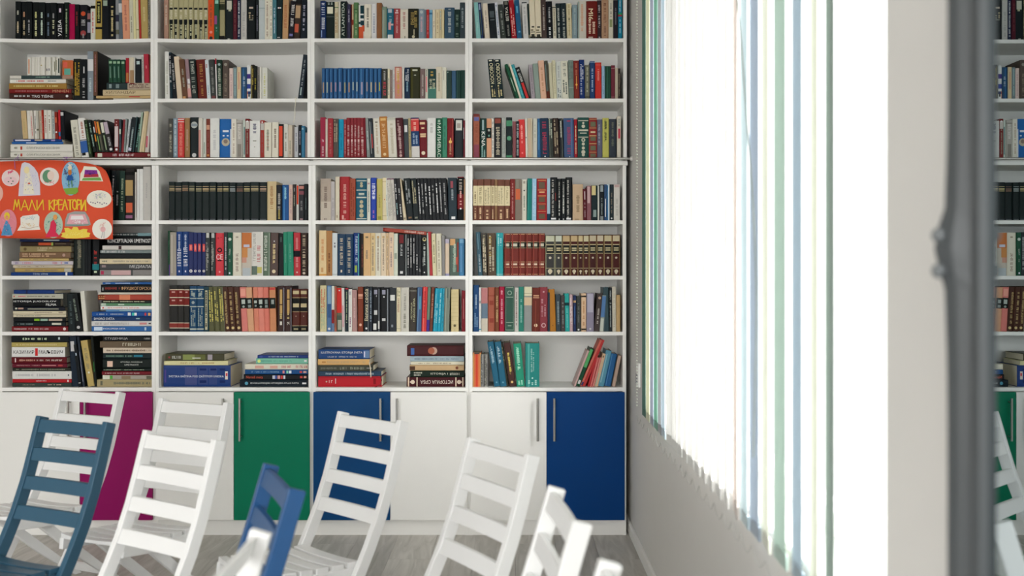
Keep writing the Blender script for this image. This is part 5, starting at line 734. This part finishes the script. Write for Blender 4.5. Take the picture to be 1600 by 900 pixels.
def d9(m): scrib(m, 290, 625, 80, 16, 20, 'a8c8d0', 3); scrib(m, 290, 690, 90, 30, 26, 'e8c890', 3); stroke(m, [(210, 715), (290, 726), (380, 705)], 4, 'c8a080', A2)
cut('white tent-shaped cut-out with faint crayon marks', 'f4f0e6', [(166, 748), (200, 690), (198, 622), (222, 604), (368, 588), (388, 612), (384, 700), (396, 738)], d9)
def d10(m): scrib(m, 525, 690, 80, 115, 50, '6a9a90', 5, A1); flat(m, [(528, 640), (556, 690), (548, 770), (590, 806), (446, 812), (490, 730), (500, 665)], 'e03a5a', A2); flat(m, ell(545, 618, 20, 26), 'f0a860', A3)
cut('oval drawing of a figure in a red dress on a grey-green ground', 'b8ccb8', ell(524, 692, 92, 128), d10)
def d11(m): flat(m, [(684, 592), (830, 590), (862, 680), (654, 684)], 'e8b0b8', A1); flat(m, [(700, 604), (806, 602), (820, 640), (690, 642)], 'f4ecec', A2); scrib(m, 758, 660, 80, 16, 24, 'f4f0f0', 4, A2); stroke(m, [(645, 694), (760, 700), (870, 690)], 8, '7a9a90', A2)
cut('grey-edged pink and white trapezoid drawing', 'a8a8a4', [(636, 706), (640, 640), (662, 582), (730, 560), (830, 564), (866, 620), (884, 690), (860, 700), (750, 706)], d11)
cut('yellow cloud-shaped paper cut-out', 'f6d85a', [(596, 806), (612, 786), (598, 770), (640, 764), (628, 722), (668, 720), (700, 738), (716, 712), (756, 714), (772, 744), (812, 730), (852, 734), (846, 762), (880, 772), (868, 800), (880, 806), (820, 818), (740, 824), (650, 822)], lambda m: scrib(m, 740, 782, 110, 26, 24, 'fbe88a', 4))
def d13(m): scrib(m, 1000, 700, 50, 40, 24, 'e8b0a8', 3); stroke(m, [(1002, 760), (988, 818)], 4, '8a8a90', A2); stroke(m, [(1016, 758), (1012, 822)], 4, '8a8a90', A2); flat(m, ell(1003, 735, 26, 26), 'f0c0c0', A1)
cut('white round drawing of a faint pink figure at lower right', 'f6f2e8', ell(995, 732, 98, 98), d13)
# handwriting МАЛИ КРЕАТОРИ in yellow strokes
LT = {'М': [[(0,1),(.2,0),(.5,.7),(.8,0),(1,1)]], 'А': [[(0,1),(.5,0),(1,1)], [(.2,.62),(.85,.6)]], 'Л': [[(0,1),(.45,0),(1,1)]], 'И': [[(0,0),(.05,1),(.9,0),(1,1)]],
      'К': [[(.05,0),(.1,1)], [(.9,0),(.15,.5),(1,1)]], 'Р': [[(.1,1),(.1,0),(.8,.1),(.85,.4),(.15,.55)]], 'Е': [[(.9,.02),(.1,0),(.1,1),(.95,.98)], [(.1,.5),(.8,.48)]], 'Т': [[(0,.03),(1,0)], [(.5,.02),(.48,1)]],
      'О': [[(.5,0),(.95,.3),(.9,.8),(.5,1),(.08,.75),(.08,.25),(.5,0)]]}
mb = MB(); rr = random.Random(5)
def word(wd, xs, y0s, hgt, cw):
    for ch, x_, y_ in zip(wd, xs, y0s):
        for st in LT[ch]:
            for rep in range(2):
                pts = [(x_+a*cw+rr.uniform(-3, 3)+rep*5, y_+b_*hgt+rr.uniform(-4, 4)) for a, b_ in st]
                stroke(mb, pts, 8, 'f2c840', A2)
word('МАЛИ', (130, 208, 284, 362), (448, 452, 452, 452), 98, 66)
word('КРЕАТОРИ', (482, 528, 572, 614, 666, 706, 752, 792), (450, 450, 448, 446, 448, 446, 448, 452), 98, 44)
mb.obj('handwriting', None, po)
for pts_, nm in (([(150, 150), (152, 60), (172, 30), (180, 8)], 's'), ([(640, 90), (625, 60), (650, 34), (612, 32), (640, 44), (690, 32)], 's')):
    mb = MB(); q = [pp(*a) for a in pts_]
    q = [Vector((p.x-org.x, (-.012 if i else -.004) if i < 2 else (.0112-.001 if False else -.004+.002*i), p.z-org.z)) for i, p in enumerate(q)]
    mb.path(q, .0014, 5); o = mb.obj('string', mat('9a6ab0', .6, 0), po); o['label'] = 'thin purple string'
mb = MB()
for zx in (152, 625):
    p = pp(zx, 55); n_ = 12; R = .0085
    mb.path([(p.x-org.x, (YS-.03)-org.y+R*math.cos(2*math.pi*k/n_), Z_(249)-org.z+R*math.sin(2*math.pi*k/n_)) for k in range(n_+1)], .0014, 5)
o = mb.obj('string_loop', mat('9a6ab0', .6, 0), po)
# ---------------------------------------------------------------- folding chairs
HT = .82
POST = [(0, .82), (.018, .76), (.038, .69), (.066, .60), (.105, .50), (.150, .41), (.235, .26), (.33, .11), (.395, 0)]
def sweep(pts, x0, x1, dep, side=0):      # ribbon of depth dep in the (u,w) plane between x0 and x1; u -> -y
    n = len(pts); vs = []
    for i, (u, w_) in enumerate(pts):
        a = pts[max(i-1, 0)]; b_ = pts[min(i+1, n-1)]; du, dw = b_[0]-a[0], b_[1]-a[1]; l = math.hypot(du, dw); nu, nw = dw/l, -du/l
        if i == n-1 and w_ == 0: nu, nw = -1, 0
        for k in (-.5, .5):
            uu, ww = u+nu*dep*k, w_+nw*dep*k
            for x_ in (x0, x1): vs.append((x_, -uu, max(ww, 0)))
    fs = [(0, 1, 3, 2), ((n-1)*4, (n-1)*4+2, (n-1)*4+3, (n-1)*4+1)]
    for i in range(n-1):
        a = i*4; b_ = a+4
        fs += [(a, b_, b_+1, a+1), (a+2, a+3, b_+3, b_+2), (a, a+2, b_+2, b_), (a+1, b_+1, b_+3, a+3)]
    return MB().add(vs, fs)
def on_post(w_):
    for (u0, w0), (u1, w1) in zip(POST, POST[1:]):
        if w1 <= w_ <= w0:
            t = (w0-w_)/(w0-w1); return u0+(u1-u0)*t
def make_chair(m, label):
    r = empty('folding_chair', (0, 0, 0)); tag(r, label, 'chair', 'slatted folding chairs set out in the room')
    for s in (-1, 1):
        a, b_ = (s*.153, s*.175) if s > 0 else (-.175, -.153)
        sweep(POST, a, b_, .042).obj('back_post', m, r, bevel=.003)
        a, b_ = (.1325, .1515) if s > 0 else (-.1515, -.1325)
        sweep([(.165, .336), (.33, .345), (.53, .368)], a, b_, .040).obj('seat_rail', m, r, bevel=.003)
        a, b_ = (.111, .1315) if s > 0 else (-.1315, -.111)
        sweep([(.375, .345), (.17, .165), (-.03, 0)], a, b_, .038).obj('rear_leg', m, r, bevel=.003)
        mb = MB().ball((s*.152, -.355, .345), .008, sc=(.4, 1, 1), nu=10, nv=6); mb.ball((s*.1755, -.272, .196), .008, sc=(.4, 1, 1), nu=10, nv=6)
        mb.tube((s*.105, -.355, .345), (s*.153, -.355, .345), .0035, 8)
        mb.obj('bolt', STEEL, r, smooth=True)
    for k in range(4):
        wt = .813-.0945*k; uu = [on_post(wt), on_post(wt-.043)]; mb = MB(); vs = []
        n_ = 6
        for j in range(n_+1):
            t = j/n_; x_ = -.1525+.305*t; bow = .004*(1-(2*t-1)**2)
            for u_, w_ in ((uu[0], wt), (uu[1], wt-.043)):
                for q in (.017, .003): vs.append((x_, -(u_+q)+bow, w_))
        fs = [(0, 1, 3, 2), (n_*4, n_*4+2, n_*4+3, n_*4+1)]
        for j in range(n_):
            a = j*4; b_ = a+4; fs += [(a, b_, b_+1, a+1), (a+2, a+3, b_+3, b_+2), (a, a+2, b_+2, b_), (a+1, b_+1, b_+3, a+3)]
        mb.add(vs, fs); mb.obj('backrest_slat', m, r, bevel=.002)
    prof_s = lambda u: .3575+.030*max(0, (u-.18)/.36)**1.6
    for k in range(6):
        u0 = .180+k*.0625; u1 = u0+.0475; mb = MB(); vs = []; n_ = 8
        for j in range(n_+1):
            t = j/n_; x_ = -.1515+.303*t; dip = .006*(1-(2*t-1)**2); rd = (.018*abs(2*t-1)**3 if k == 5 else 0)
            for u_, dz in ((u0, 0), (u1-rd, 0)):
                for q in (.0, .018): vs.append((x_, -u_, prof_s(u_)+q-dip*(q > 0)))
        fs = [(0, 1, 3, 2), (n_*4, n_*4+2, n_*4+3, n_*4+1)]
        for j in range(n_):
            a = j*4; b_ = a+4; fs += [(a, b_, b_+1, a+1), (a+2, a+3, b_+3, b_+2), (a, a+2, b_+2, b_), (a+1, b_+1, b_+3, a+3)]
        mb.add(vs, fs); mb.obj('seat_slat', m, r, bevel=.002)
    for nm, u_, w_, xx in (('stretcher', .318, .125, .152), ('stretcher', .045, .064, .110)):
        mb = MB().box((-xx, -u_-.010, w_-.016), (xx, -u_+.010, w_+.016)); mb.obj(nm, m, r, bevel=.002)
    return r
WC = mat('efefee', .38, .02, 14, kind='white_chair_paint'); BC = mat('2f5870', .4, .05, 14, kind='blue_chair_paint'); BC2 = mat('1b4f82', .4, .05, 14, kind='deep_blue_chair_paint')
def copy_tree(o, label):
    c = o.copy(); C.objects.link(c); c['label'] = label
    for ch in o.children:
        d = ch.copy(); C.objects.link(d); d.parent = c
    return c
spots = [  # left top px, right top px, paint, label
 ((531,643),(636,659),'w','white folding chair in front of the dark blue cabinet door'),
 ((58.7,650),(179.7,661),'b','muted blue folding chair at the left front, before the magenta door'),
 ((98,607),(192,613),'w','white folding chair directly behind the muted blue chair'),
 ((233,673),(343,688),'w','white folding chair right of the muted blue chair, nearest of its pair'),
 ((254,623),(360,630),'w','farther white folding chair, before the white door beside the green one'),
 ((422,724),(467,767),'B','bright blue folding chair seen edge-on before the green door'),
 ((737,684),(836,712),'w','white folding chair in the middle, leaning before the white right-hand doors'),
 ((868,759),(913,820),'w','white folding chair seen edge-on before the bright blue door'),
 ((409,829),(330,912),'w','blurred white chair corner in the foreground, overlapping the bright blue chair'),
 ((957,884),(1000,975),'w','white chair top barely showing at the bottom edge, right of centre'),
]
protos = {}
for (lx, ly), (rx, ry), c, label in spots:
    zl = F*(CH-HT)/(ly-HOR); zr = F*(CH-HT)/(ry-HOR)
    L_ = Vector(((lx-800)*zl/F, zl)); R2 = Vector(((rx-800)*zr/F, zr)); ctr = (L_+R2)/2; d = (R2-L_).normalized()
    ctr = L_*.5+R2*.5
    if c not in protos:
        o = make_chair({'w': WC, 'b': BC, 'B': BC2}[c], label); protos[c] = o
    else: o = copy_tree(protos[c], label)
    o.location = (ctr.x, ctr.y, 0); o.rotation_euler = (0, 0, math.atan2(d.y, d.x))
